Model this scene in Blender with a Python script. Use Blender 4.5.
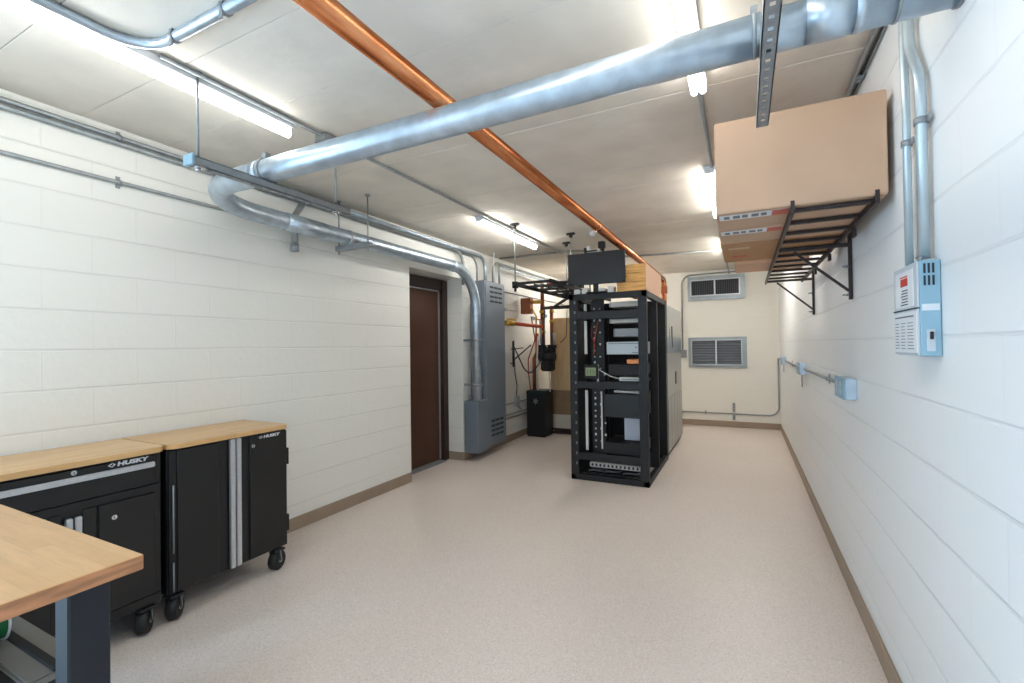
import bpy, bmesh, math, random
from mathutils import Vector, Matrix
random.seed(7)
C = bpy.context.scene
for o in list(bpy.data.objects): bpy.data.objects.remove(o)

# ------------------------------------------------------------------ camera
CAM = Vector((0, 0, 1.40))
yaw, pitch, roll = (math.radians(v) for v in (26.585, 0.6345, -0.762))
fw = Vector((-math.sin(yaw)*math.cos(pitch), math.cos(yaw)*math.cos(pitch), math.sin(pitch)))
rt = Vector((math.cos(yaw), math.sin(yaw), 0)); up = rt.cross(fw)
r2 = rt*math.cos(roll) + up*math.sin(roll); u2 = -rt*math.sin(roll) + up*math.cos(roll)
cd = bpy.data.cameras.new('camera'); cam = bpy.data.objects.new('camera', cd)
C.collection.objects.link(cam)
cd.sensor_width = 36; cd.lens = 462.51/1024*36; cd.clip_start = .02; cd.clip_end = 100
cam.matrix_world = Matrix((( r2.x, u2.x, -fw.x, CAM.x), (r2.y, u2.y, -fw.y, CAM.y), (r2.z, u2.z, -fw.z, CAM.z), (0, 0, 0, 1)))
C.camera = cam
# ------------------------------------------------------------------ world, daylight, exposure
w = bpy.data.worlds.new('world'); C.world = w; w.use_nodes = True
w.node_tree.nodes['Background'].inputs[0].default_value = (.72, .86, 1, 1)
w.node_tree.nodes['Background'].inputs[1].default_value = 1.2
def area(name, loc, rot, sx, sy, power, col):
    l = bpy.data.lights.new(name, 'AREA'); l.shape = 'RECTANGLE'; l.size = sx; l.size_y = sy
    l.energy = power; l.color = col
    o = bpy.data.objects.new(name, l); C.collection.objects.link(o); o.location = loc; o.rotation_euler = rot
    return o
# daylight entering through the open doorway in the wall behind the photographer
area('daylight_from_side_doorway', (-3.5, -.85, 1.15), (0, math.radians(-90), 0), 1.9, 1.1, 76, (.38, .66, 1))
area('daylight_from_open_doorway', (-.35, -1.75, 1.25), (math.radians(90), 0, 0), 1.5, 2.2, 6, (.70, .86, 1))
C.view_settings.view_transform = 'Standard'; C.view_settings.look = 'None'
C.view_settings.gamma = 1; C.view_settings.use_curve_mapping = False
C.view_settings.exposure = 0.56

# ------------------------------------------------------------------ materials
def lin(c):
    return tuple(((v/255)/12.92 if v/255 <= .04045 else ((v/255+.055)/1.055)**2.4) for v in c) + (1,)
MATS = {}
def mat(name, rgb, rough=.5, metal=0, noise=0, nscale=8, bump=0, bscale=40, emit=0, stretch=None, alt=None, coat=0):
    if name in MATS: return MATS[name]
    m = bpy.data.materials.new(name); m.use_nodes = True; nt = m.node_tree; N = nt.nodes; L = nt.links
    b = N['Principled BSDF']; c = lin(rgb)
    b.inputs['Base Color'].default_value = c; b.inputs['Roughness'].default_value = rough
    b.inputs['Metallic'].default_value = metal; b.inputs['Coat Weight'].default_value = coat
    tc = N.new('ShaderNodeTexCoord'); mp = N.new('ShaderNodeMapping'); L.new(tc.outputs['Object'], mp.inputs[0])
    if stretch: mp.inputs['Scale'].default_value = stretch
    if noise:
        n = N.new('ShaderNodeTexNoise'); n.inputs['Scale'].default_value = nscale; n.inputs['Detail'].default_value = 6
        L.new(mp.outputs[0], n.inputs['Vector'])
        r = N.new('ShaderNodeValToRGB'); L.new(n.outputs['Fac'], r.inputs[0])
        a = lin(alt) if alt else tuple(v*(1-noise) for v in c[:3])+(1,)
        r.color_ramp.elements[0].color = a; r.color_ramp.elements[1].color = c if alt else tuple(min(1, v*(1+noise*.6)) for v in c[:3])+(1,)
        r.color_ramp.elements[0].position = .35; r.color_ramp.elements[1].position = .65
        L.new(r.outputs[0], b.inputs['Base Color'])
    if bump:
        n2 = N.new('ShaderNodeTexNoise'); n2.inputs['Scale'].default_value = bscale; n2.inputs['Detail'].default_value = 5
        L.new(mp.outputs[0], n2.inputs['Vector'])
        bp = N.new('ShaderNodeBump'); bp.inputs['Strength'].default_value = bump; bp.inputs['Distance'].default_value = .01
        L.new(n2.outputs['Fac'], bp.inputs['Height']); L.new(bp.outputs[0], b.inputs['Normal'])
    if emit:
        b.inputs['Emission Color'].default_value = c; b.inputs['Emission Strength'].default_value = emit
    MATS[name] = m; return m

def block_mat(name, rgb, swap, joint=.5):
    """painted concrete block: running bond with thick paint over thin joints"""
    m = bpy.data.materials.new(name); m.use_nodes = True; nt = m.node_tree; N = nt.nodes; L = nt.links
    b = N['Principled BSDF']; b.inputs['Roughness'].default_value = .42
    b.inputs['Specular IOR Level'].default_value = .35
    tc = N.new('ShaderNodeTexCoord'); sx = N.new('ShaderNodeSeparateXYZ'); cx = N.new('ShaderNodeCombineXYZ')
    L.new(tc.outputs['Object'], sx.inputs[0])
    L.new(sx.outputs['X' if swap else 'Y'], cx.inputs[0])
    ad = N.new('ShaderNodeMath'); ad.operation = 'ADD'; ad.inputs[1].default_value = 2.035*2+.008
    L.new(sx.outputs['Z'], ad.inputs[0]); L.new(ad.outputs[0], cx.inputs[1])
    # slightly wavering joints
    nz = N.new('ShaderNodeTexNoise'); nz.inputs['Scale'].default_value = 3; L.new(tc.outputs['Object'], nz.inputs['Vector'])
    vm = N.new('ShaderNodeVectorMath'); vm.operation = 'SCALE'; vm.inputs['Scale'].default_value = .006; L.new(nz.outputs['Color'], vm.inputs[0])
    va = N.new('ShaderNodeVectorMath'); L.new(cx.outputs[0], va.inputs[0]); L.new(vm.outputs[0], va.inputs[1])
    br = N.new('ShaderNodeTexBrick'); L.new(va.outputs[0], br.inputs['Vector'])
    br.offset = .5; br.inputs['Scale'].default_value = 1; br.inputs['Brick Width'].default_value = .4065
    br.inputs['Row Height'].default_value = .2035; br.inputs['Mortar Size'].default_value = .004
    br.inputs['Mortar Smooth'].default_value = .5; br.inputs['Bias'].default_value = 0
    c = lin(rgb); dk = tuple(v*.90 for v in c[:3])+(1,)
    br.inputs['Color1'].default_value = c; br.inputs['Color2'].default_value = tuple(v*.97 for v in c[:3])+(1,)
    br.inputs['Mortar'].default_value = dk
    # joints come and go under the paint
    n3 = N.new('ShaderNodeTexNoise'); n3.inputs['Scale'].default_value = 1.1; n3.inputs['Detail'].default_value = 3; L.new(tc.outputs['Object'], n3.inputs['Vector'])
    mr = N.new('ShaderNodeMapRange'); mr.inputs[1].default_value = .35; mr.inputs[2].default_value = .65
    mr.inputs[3].default_value = .25*joint; mr.inputs[4].default_value = joint; L.new(n3.outputs['Fac'], mr.inputs[0])
    mx = N.new('ShaderNodeMix'); mx.data_type = 'RGBA'; L.new(mr.outputs[0], mx.inputs[0]); mx.inputs[6].default_value = c
    L.new(br.outputs['Color'], mx.inputs[7]); L.new(mx.outputs[2], b.inputs['Base Color'])
    # bed joints read clearly, the upright joints are mostly filled with paint
    s2 = N.new('ShaderNodeSeparateXYZ'); L.new(va.outputs[0], s2.inputs[0])
    dv = N.new('ShaderNodeMath'); dv.operation = 'DIVIDE'; dv.inputs[1].default_value = .2035; L.new(s2.outputs['Y'], dv.inputs[0])
    fr = N.new('ShaderNodeMath'); fr.operation = 'PINGPONG'; fr.inputs[1].default_value = .5; L.new(dv.outputs[0], fr.inputs[0])
    hm = N.new('ShaderNodeMapRange'); hm.inputs[1].default_value = .012; hm.inputs[2].default_value = .032; hm.inputs[3].default_value = 1; hm.inputs[4].default_value = 0
    L.new(fr.outputs[0], hm.inputs[0])
    vv = N.new('ShaderNodeMath'); vv.operation = 'MULTIPLY'; vv.inputs[1].default_value = .27; L.new(br.outputs['Fac'], vv.inputs[0])
    mxx = N.new('ShaderNodeMath'); mxx.operation = 'MAXIMUM'; L.new(hm.outputs[0], mxx.inputs[0]); L.new(vv.outputs[0], mxx.inputs[1])
    inv = N.new('ShaderNodeMath'); inv.operation = 'MULTIPLY'; L.new(mxx.outputs[0], inv.inputs[0]); L.new(mr.outputs[0], inv.inputs[1])
    dm = N.new('ShaderNodeMix'); dm.data_type = 'RGBA'; L.new(inv.outputs[0], dm.inputs[0]); dm.inputs[6].default_value = c; dm.inputs[7].default_value = dk
    for l_ in list(L):
        if l_.to_node == b and l_.to_socket.name == 'Base Color': L.remove(l_)
    L.new(dm.outputs[2], b.inputs['Base Color'])
    n2 = N.new('ShaderNodeTexNoise'); n2.inputs['Scale'].default_value = 26; n2.inputs['Detail'].default_value = 7; L.new(tc.outputs['Object'], n2.inputs['Vector'])
    s = N.new('ShaderNodeMath'); s.operation = 'MULTIPLY_ADD'; L.new(n2.outputs['Fac'], s.inputs[0]); s.inputs[1].default_value = .42
    ng = N.new('ShaderNodeMath'); ng.operation = 'MULTIPLY'; ng.inputs[1].default_value = -1.1; L.new(inv.outputs[0], ng.inputs[0]); L.new(ng.outputs[0], s.inputs[2])
    bp = N.new('ShaderNodeBump'); bp.inputs['Strength'].default_value = .55; bp.inputs['Distance'].default_value = .006
    L.new(s.outputs[0], bp.inputs['Height']); L.new(bp.outputs[0], b.inputs['Normal'])
    return m

def floor_mat():
    m = bpy.data.materials.new('speckled vinyl floor'); m.use_nodes = True; nt = m.node_tree; N = nt.nodes; L = nt.links
    b = N['Principled BSDF']; b.inputs['Roughness'].default_value = .38; b.inputs['Specular IOR Level'].default_value = .4
    tc = N.new('ShaderNodeTexCoord')
    v = N.new('ShaderNodeTexVoronoi'); v.inputs['Scale'].default_value = 210; L.new(tc.outputs['Object'], v.inputs['Vector'])
    r = N.new('ShaderNodeValToRGB'); sp = N.new('ShaderNodeSeparateColor'); L.new(v.outputs['Color'], sp.inputs[0]); L.new(sp.outputs[0], r.inputs[0])
    e = r.color_ramp.elements; e[0].position = 0; e[0].color = lin((205, 190, 180)); e[1].position = 1; e[1].color = lin((238, 227, 218))
    x = e.new(.2); x.color = lin((223, 209, 199)); x = e.new(.8); x.color = lin((228, 214, 204))
    n = N.new('ShaderNodeTexNoise'); n.inputs['Scale'].default_value = 1.3; n.inputs['Detail'].default_value = 5; L.new(tc.outputs['Object'], n.inputs['Vector'])
    mr = N.new('ShaderNodeMapRange'); mr.inputs[3].default_value = .95; mr.inputs[4].default_value = 1.05; L.new(n.outputs['Fac'], mr.inputs[0])
    vm = N.new('ShaderNodeVectorMath'); vm.operation = 'SCALE'; L.new(r.outputs[0], vm.inputs[0]); L.new(mr.outputs[0], vm.inputs['Scale'])
    L.new(vm.outputs[0], b.inputs['Base Color'])
    return m

def stave_mat(name, light, dark, along='Y', w=.42, h=.045):
    """butcher-block: glued staves with fine grain"""
    m = bpy.data.materials.new(name); m.use_nodes = True; nt = m.node_tree; N = nt.nodes; L = nt.links
    b = N['Principled BSDF']; b.inputs['Roughness'].default_value = .35; b.inputs['Coat Weight'].default_value = .15
    tc = N.new('ShaderNodeTexCoord'); sx = N.new('ShaderNodeSeparateXYZ'); cx = N.new('ShaderNodeCombineXYZ'); L.new(tc.outputs['Object'], sx.inputs[0])
    L.new(sx.outputs[along], cx.inputs[0]); L.new(sx.outputs['X' if along == 'Y' else 'Y'], cx.inputs[1])
    br = N.new('ShaderNodeTexBrick'); L.new(cx.outputs[0], br.inputs['Vector']); br.inputs['Scale'].default_value = 1
    br.inputs['Brick Width'].default_value = w; br.inputs['Row Height'].default_value = h; br.inputs['Mortar Size'].default_value = .0004
    br.offset = .37; br.inputs['Color1'].default_value = lin(light); br.inputs['Color2'].default_value = lin(dark)
    br.inputs['Mortar'].default_value = tuple(v*.82 for v in lin(dark)[:3])+(1,)
    n = N.new('ShaderNodeTexNoise'); n.inputs['Scale'].default_value = 9; n.inputs['Detail'].default_value = 8
    mp = N.new('ShaderNodeMapping'); mp.inputs['Scale'].default_value = (7, 1, 7) if along == 'Y' else (1, 7, 7)
    L.new(tc.outputs['Object'], mp.inputs[0]); L.new(mp.outputs[0], n.inputs['Vector'])
    mr = N.new('ShaderNodeMapRange'); mr.inputs[3].default_value = .80; mr.inputs[4].default_value = 1.16; L.new(n.outputs['Fac'], mr.inputs[0])
    vm = N.new('ShaderNodeVectorMath'); vm.operation = 'SCALE'; L.new(br.outputs['Color'], vm.inputs[0]); L.new(mr.outputs[0], vm.inputs['Scale'])
    L.new(vm.outputs[0], b.inputs['Base Color']); return m

wallL = block_mat('cream painted block side', (238, 236, 228), False, 1.0)
wallR = block_mat('white painted block side', (238, 238, 236), False, 1.0)
wallE = block_mat('cream painted block end', (238, 234, 224), True, .3)
ceilM = mat('painted concrete ceiling', (230, 222, 209), .8, noise=.07, nscale=3.5, bump=.6, bscale=7)
floorM = floor_mat()
bbM = mat('taupe vinyl base', (158, 138, 118), .5, noise=.04)
galv = mat('galvanized steel', (186, 200, 212), .34, .72, noise=.14, nscale=14, bump=.04)
galvD = mat('dull grey conduit', (156, 159, 158), .42, .55, noise=.12, nscale=20)
emt = mat('pale painted conduit', (190, 203, 208), .35, .5, noise=.08)
zinc = mat('zinc strut', (146, 150, 152), .5, .3, noise=.12, nscale=30)
copper = mat('copper pipe', (214, 142, 96), .27, 1.0, noise=.5, nscale=5, alt=(172, 98, 60), stretch=(6, .8, 6), bump=.04)
copperV = mat('copper riser', (160, 92, 58), .42, .6, noise=.45, nscale=9)
brass = mat('brass fitting', (205, 165, 70), .35, .8)
blackP = mat('black powder coat', (20, 20, 21), .38, noise=.15, nscale=4)
blackR = mat('black rack paint', (15, 15, 18), .5)
black2 = mat('matt black', (16, 16, 18), .6)
rubber = mat('black rubber', (20, 20, 21), .55)
alu = mat('brushed aluminium', (205, 207, 210), .35, .7, noise=.05, nscale=60)
chrome = mat('chrome', (210, 212, 215), .15, 1)
white = mat('white enamel', (236, 238, 240), .4)
whiteP = mat('white paint on labels', (222, 224, 226), .6)
navy = mat('dark blue steel', (11, 18, 29), .5)
bench = stave_mat('butcher block', (212, 166, 114), (203, 155, 102), 'X')
cabtop = stave_mat('beech cabinet top', (226, 184, 128), (214, 168, 112), 'Y')
benchE = mat('butcher block edge', (176, 122, 84), .45, noise=.3, nscale=12, stretch=(1, 1, 6))
card = mat('cardboard', (194, 160, 132), .75, noise=.05, nscale=3)
card2 = mat('brown cardboard', (176, 132, 92), .75, noise=.06, nscale=3)
card3 = mat('pinkish cardboard', (212, 172, 142), .75)
ironM = mat('brown black shelf steel', (52, 40, 38), .45, .2)
panelM = mat('blue grey electrical enamel', (122, 132, 143), .38, .15, noise=.04, nscale=3)
panelD = mat('dark louver slot', (40, 46, 54), .7)
brkM = mat('pale blue enamel', (144, 178, 194), .42)
brkF = mat('light grey enamel', (196, 203, 208), .4, .05)
doorM = mat('dark brown door paint', (72, 42, 24), .38, noise=.12, nscale=4, stretch=(3, 3, .6))
frameM = mat('darker brown frame paint', (46, 26, 18), .4)
greyU = mat('warm light grey cabinet enamel', (148, 148, 142), .35, .1)
greyB = mat('slate grey band', (122, 131, 138), .3, .1)
ply = mat('plywood', (214, 182, 136), .6, noise=.1, nscale=5, stretch=(3, 3, .7))
plyD = mat('weathered plywood', (146, 120, 90), .65, noise=.1)
pine = mat('pine boards', (222, 168, 96), .5, noise=.22, nscale=6, stretch=(1, 4, 8))
dark = mat('grille dark', (84, 86, 90), .5, .2)
red = mat('red', (196, 52, 36), .5)
orange = mat('orange', (232, 120, 40), .45)
green = mat('green plastic', (26, 110, 62), .4)
lcd = mat('lcd green', (128, 140, 104), .4, emit=.08)
greyP = mat('pale grey plastic', (176, 176, 172), .45)
steelg = mat('grey device metal', (176, 180, 182), .4, .3)
cableW = mat('white cable', (214, 214, 210), .5)
blueC = mat('dark blue cable', (28, 36, 66), .5)

# ------------------------------------------------------------------ mesh helpers
ORG = {}
def V(*a): return Vector(a)
def bm_(): return bmesh.new()
def box(bm, a, b, bev=0, seg=2):
    x0, x1 = sorted((a[0], b[0])); y0, y1 = sorted((a[1], b[1])); z0, z1 = sorted((a[2], b[2]))
    vs = [bm.verts.new(p) for p in ((x0,y0,z0),(x1,y0,z0),(x1,y1,z0),(x0,y1,z0),(x0,y0,z1),(x1,y0,z1),(x1,y1,z1),(x0,y1,z1))]
    fs = [bm.faces.new([vs[i] for i in f]) for f in ((0,3,2,1),(4,5,6,7),(0,1,5,4),(1,2,6,5),(2,3,7,6),(3,0,4,7))]
    if bev:
        es = list({e for f in fs for e in f.edges})
        bmesh.ops.bevel(bm, geom=es, offset=bev, segments=seg, affect='EDGES', clamp_overlap=True)
    return bm
def bar(bm, p0, p1, w, h, upv=(0, 0, 1), bev=0):
    """rectangular bar from p0 to p1"""
    p0, p1 = Vector(p0), Vector(p1); d = (p1-p0); L = d.length; d.normalize(); u = Vector(upv)
    s = d.cross(u)
    if s.length < 1e-4: s = d.cross(Vector((1, 0, 0)))
    s.normalize(); u = s.cross(d)
    t = bmesh.new(); box(t, (-w/2, 0, -h/2), (w/2, L, h/2), bev)
    M = Matrix(((s.x, d.x, u.x, p0.x), (s.y, d.y, u.y, p0.y), (s.z, d.z, u.z, p0.z), (0, 0, 0, 1)))
    t.transform(M); me = bpy.data.meshes.new('t'); t.to_mesh(me); bm.from_mesh(me); bpy.data.meshes.remove(me); t.free()
    return bm
def fillet(pts, r, n=8):
    pts = [Vector(p) for p in pts]; out = [pts[0]]
    for i in range(1, len(pts)-1):
        a, b, c = pts[i-1], pts[i], pts[i+1]; u = (a-b).normalized(); v = (c-b).normalized()
        ang = u.angle(v)
        if abs(ang-math.pi) < .02: out.append(b); continue
        t = min(r/math.tan(ang/2), (a-b).length*.49, (c-b).length*.49); rr = t*math.tan(ang/2)
        ctr = b + (u+v).normalized()*(rr/math.sin(ang/2)); s = b+u*t-ctr; e = b+v*t-ctr
        tot = s.angle(e); ax = s.cross(e).normalized()
        for k in range(n+1): out.append(ctr + Matrix.Rotation(tot*k/n, 3, ax) @ s)
    out.append(pts[-1]); return out
def tube(bm, pts, r, seg=12, cap=True):
    pts = [Vector(p) for p in pts]; rings = []
    d = (pts[1]-pts[0]).normalized(); n = d.orthogonal().normalized()
    for i, p in enumerate(pts):
        if i == 0: t = d
        elif i == len(pts)-1: t = (pts[i]-pts[i-1]).normalized()
        else: t = ((pts[i+1]-p).normalized()+(p-pts[i-1]).normalized()).normalized()
        n = (n - t*n.dot(t)).normalized(); b = t.cross(n)
        rr = r[i] if isinstance(r, (list, tuple)) else r
        rings.append([bm.verts.new(p+(n*math.cos(2*math.pi*k/seg)+b*math.sin(2*math.pi*k/seg))*rr) for k in range(seg)])
    for a, b in zip(rings, rings[1:]):
        for k in range(seg):
            f = bm.faces.new((a[k], a[(k+1) % seg], b[(k+1) % seg], b[k])); f.smooth = True
    if cap:
        bm.faces.new(rings[0][::-1]); bm.faces.new(rings[-1])
    return bm
def prism(bm, poly, z0, z1):
    a = [bm.verts.new((x, y, z0)) for x, y in poly]; b = [bm.verts.new((x, y, z1)) for x, y in poly]; n = len(poly)
    bm.faces.new(a[::-1]); bm.faces.new(b)
    for i in range(n): bm.faces.new((a[i], a[(i+1) % n], b[(i+1) % n], b[i]))
    return bm
def link(o): C.collection.objects.link(o)
def part(name, bm, m, parent=None, label=None, kind=None):
    org = ORG.get(parent.name, Vector()) if parent else Vector()
    if parent is None:   # place the origin at the base of the mesh
        xs = [v.co for v in bm.verts]
        org = Vector(((min(v.x for v in xs)+max(v.x for v in xs))/2, (min(v.y for v in xs)+max(v.y for v in xs))/2, min(v.z for v in xs)))
    if kind == 'structure': org = Vector()
    bmesh.ops.recalc_face_normals(bm, faces=bm.faces)
    bm.transform(Matrix.Translation(-org))
    me = bpy.data.meshes.new(name); bm.to_mesh(me); bm.free()
    for mm in (m if isinstance(m, (list, tuple)) else [m]): me.materials.append(mm)
    o = bpy.data.objects.new(name, me); link(o)
    if parent: o.parent = parent
    else: o.location = org
    ORG[o.name] = org.copy()
    if label: o['label'] = label
    if kind: o['kind'] = kind
    return o
def thing(name, label, cat, loc, group=None):
    o = bpy.data.objects.new(name, None); link(o); o.location = loc; o.empty_display_size = .1
    o['label'] = label; o['category'] = cat
    if group: o['group'] = group
    ORG[o.name] = Vector(loc); return o
def tag(o, label, cat, group=None):
    o['label'] = label; o['category'] = cat
    if group: o['group'] = group
    return o
def struct(name, bm, m): return part(name, bm, m, None, kind='structure')
def dup(root, loc, label=None):
    r = root.copy(); link(r); r.location = loc
    if label: r['label'] = label
    for ch in list(root.children):
        c = ch.copy(); link(c); c.parent = r
        for g in list(ch.children):
            d = g.copy(); link(d); d.parent = c
    ORG[r.name] = Vector(loc); return r
def text_bm(s, size, origin, xdir, updir, bold=0, shear=0, ext=.001, sx=1.0):
    """text as real thin mesh, reading along xdir"""
    cu = bpy.data.curves.new('t', 'FONT'); cu.body = s; cu.size = size; cu.shear = shear; cu.offset = bold; cu.extrude = ext
    cu.resolution_u = 2
    o = bpy.data.objects.new('t', cu); link(o); dg = bpy.context.evaluated_depsgraph_get(); dg.update()
    me = bpy.data.meshes.new_from_object(o.evaluated_get(dg)); bm = bmesh.new(); bm.from_mesh(me)
    bpy.data.objects.remove(o); bpy.data.curves.remove(cu); bpy.data.meshes.remove(me)
    x = Vector(xdir).normalized()*1; y = Vector(updir).normalized(); z = x.cross(y); p = Vector(origin)
    bm.transform(Matrix(((x.x*sx, y.x, z.x, p.x), (x.y*sx, y.y, z.y, p.y), (x.z*sx, y.z, z.z, p.z), (0, 0, 0, 1))))
    return bm

XL, XR, YE, ZC = -3.137, .52, 8.60, 2.66
YF = -1.60
# ================================================================== SETTING
b = bm_(); box(b, (-3.75, YF-.2, -.12), (XR+.2, YE+.2, 0)); struct('floor', b, floorM)
# ceiling: precast planks with visible seams across the room
b = bm_(); seams = [YF-.2, -.90, -.48, -.05, .35, .76, 1.17, 1.59, 2.44, 2.88, 3.30, 3.72, 4.15, 4.58, 5.0, 5.43, 5.86, 6.28, 6.7, 7.13, 7.55, 7.97, YE+.2]
for i in range(len(seams)-1):
    dz = (0, .0012, -.0006, .0014, 0, -.001)[i % 6]
    box(b, (-3.75, seams[i]+.0015, ZC+dz), (XR+.2, seams[i+1]-.0015, ZC+.02), .0015, 1)
box(b, (-3.75, YF-.2, ZC+.006), (XR+.2, YE+.2, ZC+.2))
struct('ceiling', b, ceilM)
b = bm_(); box(b, (XR, YF-.2, 0), (XR+.2, YE+.2, ZC)); struct('wall_right', b, wallR)
b = bm_(); box(b, (XL-.4, YE, 0), (XR, YE+.2, ZC)); struct('wall_back', b, wallE)
b = bm_()
box(b, (-3.75, YF-.2, 0), (XL, -1.42, ZC)); box(b, (-3.75, -1.42, 2.12), (XL, -.28, ZC)); box(b, (-3.75, -.28, 0), (XL, 3.87, ZC)); box(b, (-3.75, 3.87, 2.255), (XL, 4.86, ZC)); box(b, (-3.75, 4.86, 0), (XL+.017, YE, ZC))
box(b, (-3.75, 3.87, 0), (-3.42, 4.86, 2.255))
struct('wall_left', b, wallL)
# wall behind the photographer with its open doorway
b = bm_(); box(b, (XL, YF-.15, 0), (-1.15, YF, ZC)); box(b, (.45, YF-.15, 0), (XR, YF, ZC)); box(b, (-1.15, YF-.15, 2.4), (.45, YF, ZC))
struct('wall_front', b, wallE)
def baseb(name, a, c):
    b = bm_(); box(b, a, c, .003, 1); struct(name, b, bbM)
baseb('baseboard_left', (XL, -.28, 0), (XL+.012, 3.868, .10))
baseb('baseboard_right', (XR-.012, YF, 0), (XR, YE-.012, .10))
baseb('baseboard_back', (XL+.017, YE-.012, 0), (XR, YE, .10))
baseb('baseboard_left_rear', (XL+.017, 4.848, 0), (XL+.029, YE-.012, .10))
baseb('baseboard_recess', (-3.355, 4.848, 0), (XL+.017, 4.86, .10))
# door in its recess
b = bm_()
box(b, (-3.42, 3.871, 0), (-3.355, 3.93, 2.235)); box(b, (-3.42, 4.745, 0), (-3.33, 4.847, 2.235)); box(b, (-3.42, 3.871, 2.11), (-3.35, 4.847, 2.235))
fr = struct('door_1', b, frameM)
b = bm_(); box(b, (-3.418, 3.93, .02), (-3.385, 4.72, 2.10)); o = part('door_leaf', b, doorM, fr)
b = bm_(); box(b, (-3.40, 4.722, .02), (-3.375, 4.742, 2.105)); box(b, (-3.40, 3.93, 2.092), (-3.375, 4.742, 2.107)); part('weather_strip', b, alu, fr)
b = bm_(); box(b, (-3.41, 3.873, 0), (-3.29, 4.745, .012), .003, 1); part('threshold', b, zinc, fr)

# ================================================================== LIGHTS
def strip_light(x, y0, y1, label, tubes=1, emit=20):
    tubeM = mat('lit tube %g' % emit, (255, 254, 250), .4, emit=emit)
    t = thing('ceiling_light', label, 'light', (x, (y0+y1)/2, 2.58), 'strip lights on the ceiling')
    zt = ZC-.006
    b = bm_(); w = .036 if tubes == 1 else .036
    prof = [(-w, zt), (w, zt), (w, 2.622), (w*.55, 2.616), (-w*.55, 2.616), (-w, 2.622)]
    a = [b.verts.new((x+p[0], y0, p[1])) for p in prof]; c = [b.verts.new((x+p[0], y1, p[1])) for p in prof]
    b.faces.new(a); b.faces.new(c[::-1])
    for i in range(6): b.faces.new((a[i], a[(i+1) % 6], c[(i+1) % 6], c[i]))
    part('housing', b, white, t)
    offs = [0] if tubes == 1 else [-.019, .019]
    for dx in offs:
        b = bm_(); tube(b, [(x+dx, y0+.01, 2.596), (x+dx, y1-.01, 2.596)], .022 if tubes == 1 else .0155, 14); part('lamp_tube', b, tubeM, t)
    for yy in (y0, y1-.02):
        b = bm_(); box(b, (x-w*.9, yy, 2.598), (x+w*.9, yy+.012, 2.62), .003, 1); part('end_cap', b, white, t)
    return t
strip_light(-2.235, -.75, 1.745, 'long lit strip light nearest the left wall, running out of the upper left corner', 1, 11)
strip_light(-2.24, 3.80, 5.14, 'short lit strip light above the brown door side, beyond the big steel pipe', 1, 30)
strip_light(-2.22, 6.95, 8.15, 'added strip light brightening the end wall, unseen behind the monitor on the rack', 1, 48)  # added lamp, hidden by the monitor, to brighten the rear of the room
strip_light(-.17, .10, 2.36, 'twin-tube lit strip light above the steel pipe at top centre', 2, 8.5)
strip_light(-.195, 3.52, 4.75, 'lit strip light just left of the big cardboard carton', 2, 14)
strip_light(-.10, 6.0, 7.2, 'far lit strip light over the end wall, mostly hidden by the cartons', 2, 42)

# ================================================================== PIPES
def clampring(bm, c, axis, r, w=.03, t=.006):
    c = Vector(c); a = Vector(axis)
    tube(bm, [c-a*w/2, c+a*w/2], r+t, 20)
# big galvanized pipe
t = thing('steel_pipe', 'thick galvanized steel pipe crossing the room below the ceiling and running down the left wall', 'pipe', (-1.2, 1.58, 2.27))
R = .060; zp = 2.33
b = bm_(); pts = fillet([(XR-.002, 1.58, zp), (-2.95, 1.58, zp), (-2.95, 4.91, zp+.003), (-2.95, 4.91, .745)], .48, 14)
tube(b, pts, R, 28); part('pipe_run', b, galv, t)
for c, ax, w_, t_ in (((-2.25, 1.58, zp), (1, 0, 0), .05, .004), ((-2.95, 2.42, zp), (0, 1, 0), .34, .004), ((-2.95, 4.42, zp), (0, 1, 0), .08, .005), ((.225, 1.58, zp), (1, 0, 0), .10, .002), ((.30, 1.58, zp), (1, 0, 0), .02, .003)):
    b = bm_(); clampring(b, c, ax, R, w_, t_); part('coupling', b, galv, t)
b = bm_(); tube(b, [(XR-.001, 1.58, zp), (XR-.010, 1.58, zp)], R+.004, 24); part('wall_flange', b, zinc, t)
b = bm_(); clampring(b, (.385, 1.58, zp), (1, 0, 0), R, .008, .003); part('pipe_seam', b, zinc, t)
b = bm_(); clampring(b, (-2.21, 1.58, zp), (1, 0, 0), R, .03, .006); box(b, (-2.225, 1.565, zp+R), (-2.195, 1.595, zp+R+.035)); part('pipe_strap', b, zinc, t)
b = bm_(); clampring(b, (.045, 1.58, zp), (1, 0, 0), R, .010, .0015); box(b, (.035, 1.57, zp+R), (.055, 1.59, zp+R+.03)); part('pipe_seam', b, zinc, t)
# copper pipe
t = thing('copper_pipe', 'thick copper pipe running the length of the ceiling above the steel pipe', 'pipe', (-1.118, 3, 2.39))
b = bm_(); tube(b, fillet([(-1.118, -1.598, 2.434), (-1.118, 7.66, 2.434), (-1.118, 7.66, .001)], .10), .0397, 24); part('pipe_run', b, copper, t)
for yy in (3.9,):
    b = bm_(); clampring(b, (-1.118, yy, 2.434), (0, 1, 0), .0397, .09, .003); part('coupling', b, copper, t)
b = bm_(); tube(b, [(-1.118, 7.66, 2.33), (-1.118, 7.66, 2.21)], .054, 18); part('coupling', b, copperV, t, 'wider copper collar')
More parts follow.
